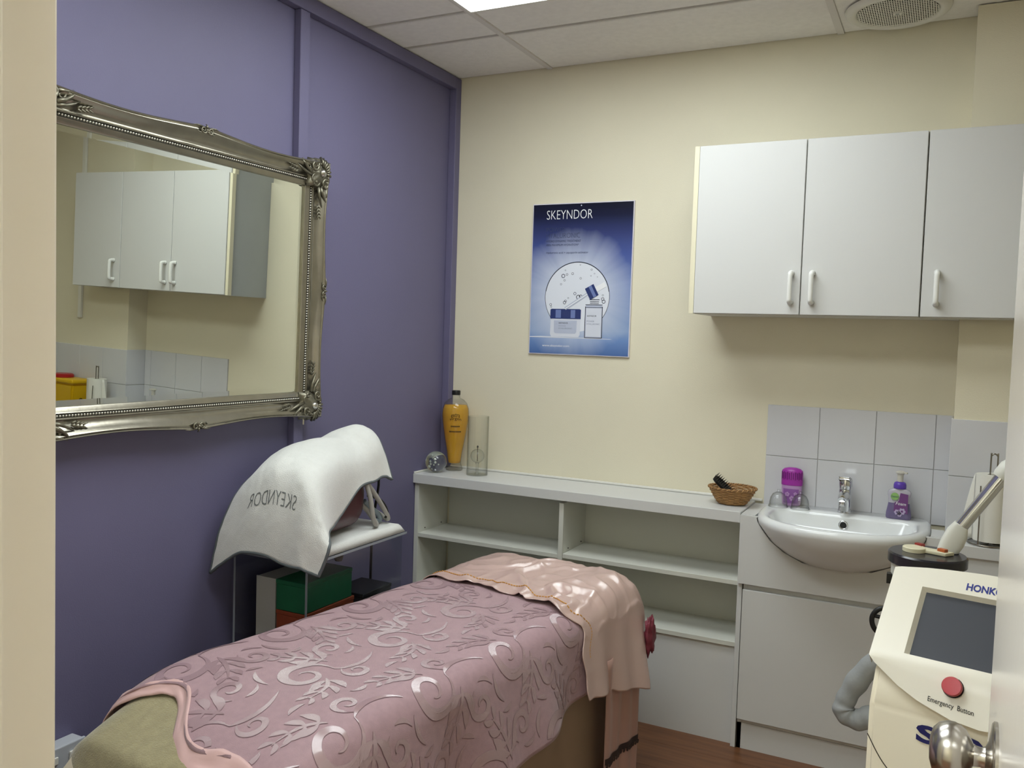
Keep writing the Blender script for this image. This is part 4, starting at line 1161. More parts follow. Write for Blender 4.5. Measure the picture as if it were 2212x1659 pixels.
# white towel draped over it
CT = [(-1.472, [(-0.012, 0.722), (0.100, 0.800), (0.214, 0.811), (0.332, 0.790), (0.424, 0.780)]),
      (-1.462, [(0.020, 0.865), (0.140, 0.925), (0.251, 0.948), (0.362, 0.930), (0.452, 0.864)]),
      (-1.41, [(0.045, 0.985), (0.135, 1.055), (0.236, 1.082), (0.352, 1.040), (0.408, 0.897)]),
      (-1.25, [(0.015, 1.045), (0.080, 1.105), (0.185, 1.127), (0.310, 1.075), (0.312, 0.888)]),
      (-1.10, [(0.020, 1.070), (0.105, 1.130), (0.195, 1.140), (0.275, 1.075), (0.292, 0.980)]),
      (-0.97, [(0.030, 1.080), (0.120, 1.155), (0.205, 1.168), (0.268, 1.110), (0.286, 0.998)]),
      (-0.895, [(0.040, 1.000), (0.130, 1.100), (0.200, 1.128), (0.240, 1.078), (0.281, 0.977)])]
GRID = [[Vector((x, y, z)) for x, z in r] for y, r in CT]
def cr1(P_, t):
    n = len(P_) - 1
    x = min(max(t, 0.0), 1.0) * n; i = min(int(x), n - 1); f_ = x - i
    p1, p2 = P_[i], P_[i + 1]
    p0 = P_[i - 1] if i > 0 else p1 * 2 - p2
    p3 = P_[i + 2] if i + 2 <= n else p2 * 2 - p1
    return 0.5 * ((2 * p1) + (p2 - p0) * f_ + (2 * p0 - 5 * p1 + 4 * p2 - p3) * f_ ** 2 + (3 * p1 - p0 - 3 * p2 + p3) * f_ ** 3)
def towel(u, v, lift=0.0):
    """u front hem to back hem, v wall side to room side"""
    p = cr1([cr1(r, v) for r in GRID], u)
    k = 0.006 * math.sin(v * 15 + 1.0) * max(0, 0.45 - u) + 0.004 * noise.noise(Vector((u * 9, v * 7, 4)))
    k -= 0.020 * math.exp(-((u - 0.66 - 0.10 * v) / 0.055) ** 2) * min(1.0, v * 2.2)          # valley between the two humps
    k += 0.016 * math.exp(-((v - 0.80 + 0.35 * u) / 0.06) ** 2) * max(0.0, 0.5 - u) * 1.6
    k -= 0.012 * math.exp(-((v - 0.62 + 0.25 * u) / 0.07) ** 2) * max(0.0, 0.45 - u) * 1.6
    k += 0.010 * math.exp(-((v - 0.28 + 0.10 * u) / 0.06) ** 2) * max(0.0, 0.42 - u) * 1.6
    k += 0.0030 * noise.noise(Vector((u * 26, v * 20, 9)))
    return p + Vector((0.3, -0.6, 0.6)) * (k + lift)
bb = BM(); grid(bb, towel, 90, 60)
tw = thing('draped_towel', 'white towel with grey piping and mirrored lettering draped over the appliance', 'towel', (0.2, -1.2, 0.75))
obj('cloth', bb, 'terry_white', tw, smooth=True, solid=0.006)
edge = [towel(0, i / 60) for i in range(61)] + [towel(i / 90, 1) for i in range(1, 91)] + [towel(1, 1 - i / 60) for i in range(1, 61)] + [towel(1 - i / 90, 0) for i in range(1, 90)]
obj('piping', tube(BM(), edge + [edge[0]], 0.0052, 8), 'piping_grey', tw, smooth=True)
bb = BM()
text_mesh(bb, 'SKEYNDOR', lambda u, v: towel(0.186 + 0.050 * v + 0.008 * u, 0.645 - 0.43 * u, 0.0065), offset=-0.012)
obj('lettering', bb, 'print_grey', tw)

# ------------------------------------------------------------------ ornaments on the worktop
WZ = 0.8885
mat('glass_ball', '#dfe8e0', 0.0, trans=1.0, ior=1.5)
mat('bubble_bright', '#f4f6f2', 0.1)
mat('amber', (0.86, 0.50, 0.06, 1), 0.08, trans=0.45, ior=1.2)
clear_mat('thin_glass', (0.975, 0.98, 0.975, 1), (0.66, 0.67, 0.65, 1))
mat('ink_black', '#3a2a12', 0.6)
c = Vector((0.030, -0.185, WZ + 0.0475))
gb = thing('glass_paperweight', 'round clear glass paperweight with bubbles on the worktop corner', 'paperweight', (c.x, c.y, WZ))
bb = BM(); bmesh.ops.create_uvsphere(bb, u_segments=40, v_segments=24, radius=0.0475); bmesh.ops.translate(bb, verts=bb.verts[:], vec=c)
for v in bb.verts:
    if v.co.z < WZ + 0.003: v.co.z = WZ + 0.0005
obj('ball', bb, 'glass_ball', gb, smooth=True)
rr = random.Random(5)
for i in range(9):
    a = rr.uniform(0, 2 * PI); r = rr.uniform(0.006, 0.028); q = c + Vector((r * math.cos(a), rr.uniform(-0.028, -0.012), r * math.sin(a)))
    bb = BM(); bmesh.ops.create_uvsphere(bb, u_segments=10, v_segments=8, radius=rr.uniform(0.0028, 0.0050)); bmesh.ops.translate(bb, verts=bb.verts[:], vec=q)
    obj('air_bubble', bb, 'bubble_bright', gb, smooth=True)
bc = Vector((0.066, -0.085, WZ))
ob_ = thing('oil_bottle', 'tall amber oil bottle with black cap in the worktop corner', 'bottle', bc)
body = [(0.0, 0.0015), (0.036, 0.0015), (0.039, 0.006), (0.037, 0.014), (0.0315, 0.030), (0.031, 0.045), (0.034, 0.075), (0.043, 0.125), (0.054, 0.190), (0.0605, 0.235), (0.0615, 0.262), (0.059, 0.285), (0.051, 0.308), (0.036, 0.324), (0.0185, 0.333), (0.0175, 0.345), (0.0, 0.345)]
obj('glass', lathe(BM(), body, 40, bc), 'thin_glass', ob_, smooth=True)
liq = [(0.0, 0.034), (0.026, 0.036), (0.0295, 0.050), (0.0325, 0.078), (0.0415, 0.127), (0.0525, 0.191), (0.059, 0.236), (0.060, 0.262), (0.0575, 0.283), (0.0505, 0.301), (0.0, 0.302)]
obj('oil', lathe(BM(), liq, 40, bc), 'amber', ob_, smooth=True)
obj('cap', lathe(BM(), [(0, 0.3455), (0.019, 0.3455), (0.0195, 0.362), (0.018, 0.366), (0, 0.366)], 28, bc), 'rubber_black', ob_, smooth='angle')
def cyl_text(s, ang0, width, z0, z1, rfun, cc, arch=0.0):
    bb = BM()
    def f(u, v):
        z = z0 + (z1 - z0) * v + arch * (1 - (2 * u - 1) ** 2)
        r = rfun(z) + 0.0008
        a = ang0 + (u - 0.5) * width / r
        return Vector((cc.x + r * math.cos(a), cc.y + r * math.sin(a), cc.z + z))
    return text_mesh(bb, s, f)
def prof_r(prof):
    def g(z):
        for (r0, h0), (r1, h1) in zip(prof[1:], prof[2:]):
            if h0 <= z <= h1 and h1 > h0: return r0 + (r1 - r0) * (z - h0) / (h1 - h0)
        return prof[1][0]
    return g
fa = math.atan2(-3.5 - bc.y, 2.065 - bc.x)
for s, wd, z0, z1, ar in (('extra', 0.040, 0.246, 0.262, 0.004), ('virgen', 0.054, 0.228, 0.244, 0.005), ('PRIMERA PRESION', 0.042, 0.204, 0.210, 0.0), ('ACEITE DE OLIVA', 0.056, 0.179, 0.186, 0.0)):
    if s.isupper(): 
        # the two small lines cannot be read in the photograph: thin ticks in their place
        for k in range(9 if wd > 0.05 else 7):
            n = 9 if wd > 0.05 else 7
            g = prof_r(body); rr_ = g(z0) + 0.0008; a = fa + ((k + 0.5) / n - 0.5) * wd / rr_
            tb = BM(); obox(tb, bc + Vector((rr_ * math.cos(a), rr_ * math.sin(a), (z0 + z1) / 2)), (-math.sin(a), math.cos(a), 0), (math.cos(a), math.sin(a), 0), (0, 0, 1), wd / n * 0.7, 0.0006, z1 - z0)
            obj('label_mark', tb, 'ink_black', ob_)
        continue
    obj('lettering', cyl_text(s, fa, wd, z0, z1, prof_r(body), bc, ar), 'ink_black', ob_)
lc = Vector((0.213, -0.135, WZ))
ol = thing('oil_lamp', 'clear glass cylinder oil lamp with a small globe inside', 'lamp', lc)
obj('chimney', lathe(BM(), [(0.047, 0.001), (0.0475, 0.262), (0.0450, 0.262), (0.0445, 0.004), (0, 0.004), (0, 0.001), (0.047, 0.001)], 40, lc), 'thin_glass', ol, smooth='angle')
gc = lc + Vector((0, 0, 0.085))
bb = BM(); bmesh.ops.create_uvsphere(bb, u_segments=28, v_segments=18, radius=0.031); bmesh.ops.translate(bb, verts=bb.verts[:], vec=gc)
obj('globe', bb, 'thin_glass', ol, smooth=True)
obj('wick', tube(BM(), [gc + Vector((0, 0, -0.024)), gc + Vector((0, 0, 0.044))], 0.0022, 8), 'ink_black', ol)
obj('wick_holder', lathe(BM(), [(0, 0), (0.004, 0.001), (0.0045, 0.006), (0.002, 0.010), (0, 0.011)], 12, gc + Vector((0, 0, 0.036))), 'rubber_black', ol)
obj('globe_stand', lathe(BM(), [(0.012, 0.005), (0.006, 0.012), (0.006, 0.045), (0.010, 0.055), (0.008, 0.055), (0.004, 0.045), (0.004, 0.012), (0.010, 0.005)], 20, lc), 'thin_glass', ol, smooth=True)

# ------------------------------------------------------------------ wicker basket with hairbrush
mat('wicker', '#a77f50', 0.6, var=0.2, vscale=60)
mat('wicker_dark', '#83603a', 0.65, var=0.2, vscale=60)
kc = Vector((1.338, -0.128, WZ))
kb = thing('wicker_basket', 'small round woven wicker basket at the right end of the worktop', 'basket', kc)
def bwall(a, t): 
    r = 0.048 + 0.036 * (t ** 0.8)
    return r
NR = 11
for i in range(NR):
    t = (i + 0.5) / NR
    pts = []
    n = 96
    for k in range(n + 1):
        a = 2 * PI * k / n
        wv = 0.0022 * math.sin(a * 10 + (PI if i % 2 else 0))
        r = bwall(a, t) + wv
        pts.append(kc + Vector((r * 1.05 * math.cos(a), r * 0.95 * math.sin(a), 0.004 + 0.058 * t)))
    obj('weave_strand', tube(BM(), pts, 0.0029, 6, cap=False), 'wicker', kb, smooth=True)
for k in range(20):
    a = 2 * PI * k / 20
    pts = [kc + Vector((bwall(a, t) * 1.05 * math.cos(a), bwall(a, t) * 0.95 * math.sin(a), 0.003 + 0.06 * t)) for t in (0, 0.25, 0.5, 0.75, 1.0)]
    obj('stake', tube(BM(), pts, 0.0020, 6), 'wicker_dark', kb, smooth=True)
obj('base', lathe(BM(), [(0, 0.0015), (0.05, 0.0015), (0.052, 0.004), (0.05, 0.0065), (0, 0.0065)], 36, kc, sx=1.05, sy=0.95), 'wicker_dark', kb)
for ph in (0, 1):
    pts = []
    for k in range(241):
        a = 2 * PI * k / 240
        r = 0.0855 + 0.0022 * math.cos(a * 30 + ph * PI); z = 0.0635 + 0.0022 * math.sin(a * 30 + ph * PI)
        pts.append(kc + Vector((r * 1.05 * math.cos(a), r * 0.95 * math.sin(a), z)))
    obj('braided_rim', tube(BM(), pts, 0.0028, 6, cap=False), 'wicker' if ph else 'wicker_dark', kb, smooth=True)
hb_ = thing('hairbrush', 'black hairbrush with wooden handle leaning in the wicker basket', 'brush', kc + Vector((-0.02, 0, 0.012)))
base = Vector((1.352, -0.135, WZ + 0.030)); ax = Vector((-0.77, 0.05, 0.64)).normalized(); nz = Vector((0.60, -0.25, 0.76)); nz = (nz - ax * nz.dot(ax)).normalized(); wx = ax.cross(nz)
bb = BM()
N = 24; Vt = []; Vb = []
for k in range(N):
    a = 2 * PI * k / N
    l = 0.062 + 0.047 * math.copysign(abs(math.cos(a)) ** 0.6, math.cos(a)); s = 0.021 * math.copysign(abs(math.sin(a)) ** 0.7, math.sin(a))
    Vb.append(bb.verts.new(base + ax * l + wx * s * 0.9 - nz * 0.009)); Vt.append(bb.verts.new(base + ax * l + wx * s + nz * 0.002))
bb.faces.new(Vt); bb.faces.new(Vb[::-1])
for k in range(N): bb.faces.new((Vb[k], Vb[(k + 1) % N], Vt[(k + 1) % N], Vt[k]))
tube(bb, [base + ax * 0.020 - nz * 0.004, base + ax * 0.002 - nz * 0.004], [0.011, 0.008], 12)
obj('head', bb, 'rubber_black', hb_, smooth='angle')
obj('handle', tube(BM(), [base + ax * 0.001 - nz * 0.004, base - ax * 0.006 - nz * 0.003, base + Vector((0.03, 0.004, -0.006)), base + Vector((0.052, 0.008, -0.004))], [0.0065, 0.0075, 0.0085, 0.006], 12), mat('brush_wood', '#c0955c', 0.4), hb_, smooth=True)
br = BM()
for i in range(11):
    for j in range(6):
        l = 0.020 + 0.0085 * i; s = -0.0155 + 0.0062 * j
        d = (nz + wx * (s * 9) + ax * ((l - 0.062) * 3.5)).normalized()
        p = base + ax * l + wx * s + nz * 0.0022
        tube(br, [p, p + d * 0.016], [0.0007, 0.0006], 5)
o = obj('bristles', br, 'rubber_black', hb_); o['kind'] = 'stuff'

# ------------------------------------------------------------------ things on the basin
mat('magenta_cap', '#9c2f9c', 0.35)
mat('lilac_body', '#b78fc0', 0.3)
mat('label_violet', '#8e5aa0', 0.4)
mat('slot_violet', '#6a1a6c', 0.5)
gc = Vector((1.545, -0.042, ZR + 0.0008))
ag = thing('gel_freshener', 'magenta and lilac slotted gel air freshener on the basin ledge', 'air freshener', gc)
def ov(prof, m, name, sx=1.0, sy=0.62, parent=None, c=None, smooth='angle'):
    return obj(name, lathe(BM(), prof, 40, c or gc, sx=sx, sy=sy), m, parent or ag, smooth=smooth)
ov([(0, 0), (0.030, 0.0), (0.034, 0.004), (0.0375, 0.060), (0.038, 0.078), (0, 0.078)], 'lilac_body', 'cup')
cap = ov([(0, 0.0785), (0.0395, 0.0785), (0.0398, 0.125), (0.038, 0.134), (0.030, 0.141), (0.015, 0.145), (0, 0.146)], 'magenta_cap', 'cap')
for k in range(13):
    a = -PI / 2 + (k - 6) * 0.19
    p = gc + Vector((0.0395 * math.cos(a), 0.0395 * 0.62 * math.sin(a), 0.115))
    sb_ = BM(); obox(sb_, p, (-math.sin(a), math.cos(a), 0), (math.cos(a), math.sin(a), 0), (0, 0, 1), 0.0028, 0.003, 0.030 - 0.006 * (k % 2)); obj('slot', sb_, 'slot_violet', cap)
lb_ = BM()
grid(lb_, lambda u, v: gc + Vector(((0.0352 + 0.003 * v) * math.cos(-PI / 2 + (u - 0.5) * 1.7), (0.0352 + 0.003 * v) * 0.62 * math.sin(-PI / 2 + (u - 0.5) * 1.7) - 0.0006, 0.010 + 0.055 * v)), 16, 4)
obj('label', lb_, 'label_violet', ag, smooth=True)
fl = BM()
for (fx, fz, r) in ((-0.012, 0.045, 0.009), (0.006, 0.030, 0.010), (0.018, 0.048, 0.007)):
    for k in range(5):
        a = 2 * PI * k / 5 + fx * 90
        lathe(fl, [(0, 0), (r * 0.42, 0), (r * 0.42, 0.0006), (0, 0.0006)], 8, gc + Vector((fx + r * 0.6 * math.cos(a), -0.0252 - 0.004 * (1 - (fx / 0.03) ** 2) * 0.3, fz + r * 0.6 * math.sin(a))), (0, -1, 0))
o = obj('flower_print', fl, 'lilac_body', ag); o['kind'] = 'stuff'

def dome_cup(c, r, label, nozzle):
    t = thing('cupping_glass', label, 'glass cup', c, 'clear dome cups on the basin ledge')
    prof = [(r, 0.001), (r, 0.006), (r * 0.97, 0.018), (r * 0.86, 0.036), (r * 0.62, 0.050), (r * 0.3, 0.056), (0.006, 0.058), (0.006, 0.066), (0, 0.066), (0, 0.0575), (r * 0.28, 0.0545), (r * 0.60, 0.0485), (r * 0.83, 0.035), (r * 0.94, 0.018), (r * 0.955, 0.001), (r, 0.001)]
    obj('dome', lathe(BM(), prof, 40, c), 'thin_glass', t, smooth=True)
    obj('rim', lathe(BM(), [(r * 0.94, 0.0005), (r + 0.003, 0.0005), (r + 0.004, 0.003), (r + 0.002, 0.006), (r * 0.94, 0.006)], 40, c), 'thin_glass', t, smooth=True)
    return t
dome_cup(Vector((1.508, -0.106, ZR + 0.0008)), 0.034, 'clear plastic dome cup left of the other on the basin ledge', 1)
dome_cup(Vector((1.588, -0.106, ZR + 0.0008)), 0.033, 'clear plastic dome cup nearer the tap on the basin ledge', 0)

# foaming soap bottle
mat('soap_liquid', '#6f6488', 0.15)
mat('soap_clear', '#b4b0ba', 0.12)
mat('pump_collar', '#5d3fa8', 0.35)
mat('pump_white', '#c9c5b8', 0.4)
mat('label_plum', '#6e3f78', 0.4)
mat('badge_green', '#8cb56a', 0.4)
mat('badge_text', '#23405e', 0.5)
sc = Vector((1.925, -0.072, ZR + 0.0008))
sp_ = thing('soap_bottle', 'purple foaming hand soap pump bottle on the basin', 'soap bottle', sc)
def flat_body(secs, m, name, parent):
    """stack of rounded-rectangle sections: (half width, half depth, z)"""
    bb = BM(); prev = None
    for hw, hd, z in secs:
        r = []
        for k in range(40):
            a = 2 * PI * k / 40
            r.append(bb.verts.new(sc + Vector((hw * math.copysign(abs(math.cos(a)) ** 0.45, math.cos(a)), hd * math.copysign(abs(math.sin(a)) ** 0.6, math.sin(a)), z))))
        if prev:
            for k in range(40): bb.faces.new((prev[k], prev[(k + 1) % 40], r[(k + 1) % 40], r[k]))
        else: bb.faces.new(r)
        prev = r
    bb.faces.new(prev)
    return obj(name, bb, m, parent, smooth='angle')
flat_body([(0.040, 0.019, 0.0), (0.0425, 0.021, 0.004), (0.042, 0.021, 0.020), (0.0375, 0.020, 0.045), (0.0358, 0.0195, 0.0575)], 'soap_liquid', 'liquid', sp_)
flat_body([(0.0358, 0.0195, 0.0578), (0.0365, 0.0195, 0.075), (0.039, 0.019, 0.088), (0.0395, 0.018, 0.094), (0.036, 0.017, 0.101), (0.026, 0.0155, 0.107), (0.019, 0.015, 0.109)], 'soap_clear', 'shoulder', sp_)
obj('collar', lathe(BM(), [(0, 0.1095), (0.0205, 0.1095), (0.0215, 0.113), (0.0212, 0.124), (0.0185, 0.131), (0.012, 0.134), (0, 0.134)], 30, sc), 'pump_collar', sp_, smooth=True)
pb_ = lathe(BM(), [(0, 0.1345), (0.0105, 0.1345), (0.0105, 0.158), (0.013, 0.163), (0.0165, 0.166), (0.016, 0.170), (0.008, 0.1735), (0, 0.174)], 24, sc)
obox(pb_, sc + Vector((0.014, -0.006, 0.168)), Vector((0.92, -0.38, -0.1)).normalized(), Vector((0.38, 0.92, 0)).normalized(), (0, 0, 1), 0.020, 0.011, 0.006, bev=0.002)
obj('pump', pb_, 'pump_white', sp_, smooth='angle')
yl = -0.0222
lab = BM(); prism(lab, [(-0.016, 0.030), (0.030, 0.022), (0.030, 0.092), (0.004, 0.096), (0.0, 0.068), (-0.014, 0.060)], yl - 0.0003, yl + 0.0012, lambda a, b, y: sc + Vector((a, y, b)))
obj('label', lab, 'label_plum', sp_)
bd = lathe(BM(), [(0, 0), (0.0135, 0), (0.0135, 0.001), (0, 0.001)], 28, sc + Vector((-0.014, yl + 0.0005, 0.082)), (0, -1, 0)); bo = obj('badge', bd, 'badge_green', sp_)
obj('badge_lettering', text_mesh(BM(), 'Dettol', lambda u, v: sc + Vector((-0.0255 + 0.023 * u, yl - 0.0012, 0.0785 + 0.007 * v))), 'badge_text', bo)
obj('lettering', text_mesh(BM(), 'Foam', lambda u, v: sc + Vector((-0.010 + 0.034 * u, yl - 0.0012, 0.053 + 0.011 * v - 0.002 * u)), shear=0.25), 'ink_white', sp_)
fl = BM()
for (fx, fz, r) in ((-0.004, 0.026, 0.011), (0.012, 0.030, 0.013), (0.004, 0.018, 0.009)):
    for k in range(6):
        a = 2 * PI * k / 6
        lathe(fl, [(0, 0), (r * 0.34, 0), (r * 0.34, 0.0006), (0, 0.0006)], 8, sc + Vector((fx + r * 0.6 * math.cos(a), yl - 0.001, fz + r * 0.6 * math.sin(a))), (0, -1, 0))
o = obj('flower_print', fl, mat('flower_lilac', '#b3a3c4', 0.4), sp_); o['kind'] = 'stuff'

# ------------------------------------------------------------------ paper towel roll and sharps bin on the side worktop
W2 = 0.8665
rc = Vector((2.212, -0.215, W2))
mat('paper', '#e6e4da', 0.9, bump=0.3, bscale=300)
mat('wire', '#8f8a80', 0.25, metal=0.9)
ph_ = thing('paper_towel_holder', 'wire stand holding a roll of white paper towel', 'paper towel', rc)
obj('roll', lathe(BM(), [(0.018, 0.014), (0.052, 0.014), (0.052, 0.234), (0.018, 0.234), (0.018, 0.014)], 40, rc), 'paper', ph_, smooth='angle')
lf = BM()
grid(lf, lambda u, v: rc + Vector((-0.053 - 0.040 * u * (1 - v) ** 0.8 - 0.0005, -0.008 + 0.012 * u, 0.016 + 0.217 * v)), 6, 10)
obj('loose_sheet', lf, 'paper', ph_, smooth=True, solid=0.0008)
wrb = BM(); tube(wrb, [rc + Vector((0.066 * math.cos(2 * PI * k / 48), 0.066 * math.sin(2 * PI * k / 48), 0.004)) for k in range(49)], 0.0028, 8, cap=False)
obj('base_ring', wrb, 'wire', ph_, smooth=True)
obj('handle_wire', tube(BM(), smooth_path([rc + Vector((-0.010, 0, 0.004)), rc + Vector((-0.010, 0, 0.28)), rc + Vector((-0.008, 0, 0.297)), rc + Vector((0, 0, 0.303)), rc + Vector((0.008, 0, 0.297)), rc + Vector((0.010, 0, 0.28)), rc + Vector((0.010, 0, 0.004))], 8), 0.0025, 8), 'wire', ph_, smooth=True)
for a in (-2.0, -0.4, 1.6):
    obj('spoke', tube(BM(), [rc + Vector((0.010 * math.cos(a), 0.010 * math.sin(a), 0.004)), rc + Vector((0.066 * math.cos(a), 0.066 * math.sin(a), 0.004))], 0.0025, 8), 'wire', ph_)
obj('guide_wire', tube(BM(), [rc + Vector((-0.036, -0.0553, 0.004)), rc + Vector((-0.036, -0.0553, 0.11)), rc + Vector((-0.037, -0.0535, 0.20))], 0.0022, 8), 'wire', ph_)
mat('sharps_yellow', '#dcb010', 0.35)
mat('sharps_red', '#a81c20', 0.35)
bc2 = Vector((2.475, -0.205, W2))
sb2 = thing('sharps_bin', 'yellow sharps bin with red round lid beside the paper towel roll', 'sharps bin', bc2)
bb = BM(); V0 = []
def trap(z, hx, hy): return [(bc2.x - hx, bc2.y - hy, W2 + z), (bc2.x + hx, bc2.y - hy, W2 + z), (bc2.x + hx, bc2.y + hy, W2 + z), (bc2.x - hx, bc2.y + hy, W2 + z)]
lv = [trap(0.0, 0.105, 0.052), trap(0.19, 0.125, 0.062)]
A_ = [bb.verts.new(p) for p in lv[0]]; B2 = [bb.verts.new(p) for p in lv[1]]
bb.faces.new(A_[::-1]); bb.faces.new(B2)
for k in range(4): bb.faces.new((A_[k], A_[(k + 1) % 4], B2[(k + 1) % 4], B2[k]))
bmesh.ops.bevel(bb, geom=bb.edges[:], offset=0.012, segments=3, affect='EDGES')
obj('tub', bb, 'sharps_yellow', sb2, smooth='angle')
obj('lid', box(BM(), bc2.x - 0.131, bc2.x + 0.131, bc2.y - 0.068, bc2.y + 0.068, W2 + 0.1905, W2 + 0.215, bev=0.008, seg=3), 'sharps_yellow', sb2, smooth='angle')
obj('disposal_cap', lathe(BM(), [(0, 0.216), (0.058, 0.216), (0.058, 0.230), (0.050, 0.236), (0, 0.236)], 36, bc2 + Vector((0.045, 0, 0))), 'sharps_red', sb2, smooth='angle')
hz = BM()
hc = Vector((bc2.x - 0.116, bc2.y, W2 + 0.09))
for k in range(3):
    a = PI / 2 + k * 2 * PI / 3
    ring(hz, lambda u, v: Vector((bc2.x - 0.105 - 0.02 * (v / 0.19) - 0.0012, bc2.y + u, W2 + v)), 0.011 * math.cos(a), 0.085 + 0.011 * math.sin(a), 0.012, 0.012, 0.0045, 20)
o = obj('hazard_print', hz, 'rubber_black', sb2); o['kind'] = 'stuff'

# ------------------------------------------------------------------ laser machine
mat('machine_cream', '#f1e9d3', 0.35)
mat('machine_bezel', '#ece7d8', 0.3)
mat('screen_dark', '#43454c', 0.5, spec=0.3)
mat('button_red', '#b81828', 0.3)
mat('print_blue', '#1f2c86', 0.4)
mat('print_navy', '#262a6a', 0.4)
mat('print_black', '#3a3833', 0.5)
mat('hose_grey', '#8a8c8c', 0.75, bump=0.4, bscale=90)
RA = math.radians(12)
MR = Vector((math.cos(RA), -math.sin(RA), 0)); MD = Vector((math.sin(RA), math.cos(RA), 0)); UZ = Vector((0, 0, 1))
MO = Vector((1.951, -1.62, 0))                       # lower left corner of the sloping console, on the floor
MWD, MDP = 0.42, 0.34
def mp_(x, d, z): return MO + MR * x + MD * d + UZ * z
lm = thing('laser_machine', 'cream floor-standing laser machine with dark tilted screen', 'machine', mp_(MWD / 2, MDP / 2, 0))
# body: side profile swept across
prof = [(-0.004, 0.07), (-0.022, 0.45), (-0.027, 0.80), (0.004, 0.866), (0.155, 1.005), (MDP - 0.03, 1.005), (MDP, 0.96), (MDP, 0.07)]
bb = BM()
A_ = [bb.verts.new(mp_(0.008, d, z)) for d, z in prof]; B2 = [bb.verts.new(mp_(MWD - 0.008, d, z)) for d, z in prof]
bb.faces.new(A_); bb.faces.new(B2[::-1])
for k in range(len(prof)): bb.faces.new((A_[k], A_[(k + 1) % len(prof)], B2[(k + 1) % len(prof)], B2[k]))
bmesh.ops.bevel(bb, geom=bb.edges[:], offset=0.012, segments=3, affect='EDGES')
obj('body', bb, 'machine_cream', lm, smooth='angle')
for x in (0.05, MWD - 0.05):
    for d in (0.05, MDP - 0.05):
        obj('castor', lathe(BM(), [(0, -0.016), (0.026, -0.016), (0.032, -0.010), (0.032, 0.010), (0.026, 0.016), (0, 0.016)], 20, mp_(x, d, 0.034), MR), 'rubber_black', lm, smooth='angle')
        obj('castor_fork', box(BM(), mp_(x, d, 0).x - 0.008, mp_(x, d, 0).x + 0.008, mp_(x, d, 0).y - 0.008, mp_(x, d, 0).y + 0.008, 0.062, 0.075), 'chrome', lm)
# sloping console face; coordinates (x across, t up the slope)
SL = Vector((0, 0.150, 0.140)); SLn = math.hypot(0.15, 0.14)
def cf(x, t, h=0.0):
    n = Vector((0, -0.140, 0.150)).normalized()
    d = 0.0 + 0.150 * t + n.y * h; z = 0.882 + 0.140 * t + n.z * h
    return mp_(x, d, z)
def low(x): return -0.46 * math.sin(PI * min(max(x / MWD, 0), 1)) ** 0.8
# screen opening
sx0, sx1, st0, st1 = 0.062, 0.358, 0.10, 0.885
def cs(x, t, h):
    """console shell: a plate that follows the slope and tips over into the curved apron below it"""
    if t >= 0: return cf(x, t, h)
    k = -t
    return mp_(x, -0.0096 - 0.075 * k, 0.8924 - 0.175 * k)
bb = BM()
xs_ = [0.0, 0.012, sx0, 0.10, 0.16, 0.21, 0.26, 0.32, sx1, MWD - 0.012, MWD]
ts_ = [st0, 0.3, 0.5, 0.7, st1]
def quad(f4): bb.faces.new([bb.verts.new(p) for p in f4])
HT = 0.014
top_t = 1.06
for i in range(len(xs_) - 1):
    xa, xb = xs_[i], xs_[i + 1]
    la, lb2 = low(xa), low(xb)
    rows_a = [la, la * 0.66, la * 0.33, 0.0, st0]; rows_b = [lb2, lb2 * 0.66, lb2 * 0.33, 0.0, st0]
    for ra, rb, ra2, rb2 in zip(rows_a, rows_b, rows_a[1:], rows_b[1:]):
        quad((cs(xa, ra, HT), cs(xb, rb, HT), cs(xb, rb2, HT), cs(xa, ra2, HT)))
    if not (xa >= sx0 - 1e-6 and xb <= sx1 + 1e-6):
        for ta, tb_ in zip(ts_, ts_[1:]): quad((cf(xa, ta, HT), cf(xb, ta, HT), cf(xb, tb_, HT), cf(xa, tb_, HT)))
    arch = lambda x: 0.10 * math.sin(PI * x / MWD) ** 0.7
    quad((cf(xa, st1, HT), cf(xb, st1, HT), cf(xb, top_t + arch(xb), HT), cf(xa, top_t + arch(xa), HT)))
    quad((cf(xa, top_t + arch(xa), HT), cf(xb, top_t + arch(xb), HT), cf(xb, top_t + arch(xb), -0.02), cf(xa, top_t + arch(xa), -0.02)))
    quad((cs(xa, la, HT), cs(xa, la, HT) + MD * 0.02, cs(xb, lb2, HT) + MD * 0.02, cs(xb, lb2, HT)))
for x in (0.0, MWD):
    quad((cf(x, 0, HT), cf(x, top_t, HT), cf(x, top_t, -0.02), cf(x, 0, -0.02)))
# recess walls of the screen
e = 0.008
for (xa, ta, xb, tb_) in ((sx0, st0, sx1, st0), (sx1, st0, sx1, st1), (sx1, st1, sx0, st1), (sx0, st1, sx0, st0)):
    def ins(x, t): return (x + (e if x == sx0 else -e), t + (e * 3.5 if t == st0 else -e * 3.5))
    (xc, tc_), (xd, td) = ins(xa, ta), ins(xb, tb_)
    quad((cf(xa, ta, HT), cf(xb, tb_, HT), cf(xd, td, 0.0025), cf(xc, tc_, 0.0025)))
bmesh.ops.remove_doubles(bb, verts=bb.verts[:], dist=0.0002)
con = obj('console', bb, 'machine_bezel', lm, smooth='angle')
bb = BM(); bb.faces.new([bb.verts.new(cf(*p)) for p in ((sx0 + 0.002, st0 + 0.01, 0.003), (sx1 - 0.002, st0 + 0.01, 0.003), (sx1 - 0.002, st1 - 0.01, 0.003), (sx0 + 0.002, st1 - 0.01, 0.003))])
obj('screen', bb, 'screen_dark', con)
bn = cs(0.205, -0.14, HT); bt_ = cs(0.205, -0.02, HT); 
bax = (Vector((0, 0, 0.35)) - MD * 0.93).normalized()
BC = cs(0.158, -0.125, HT) 
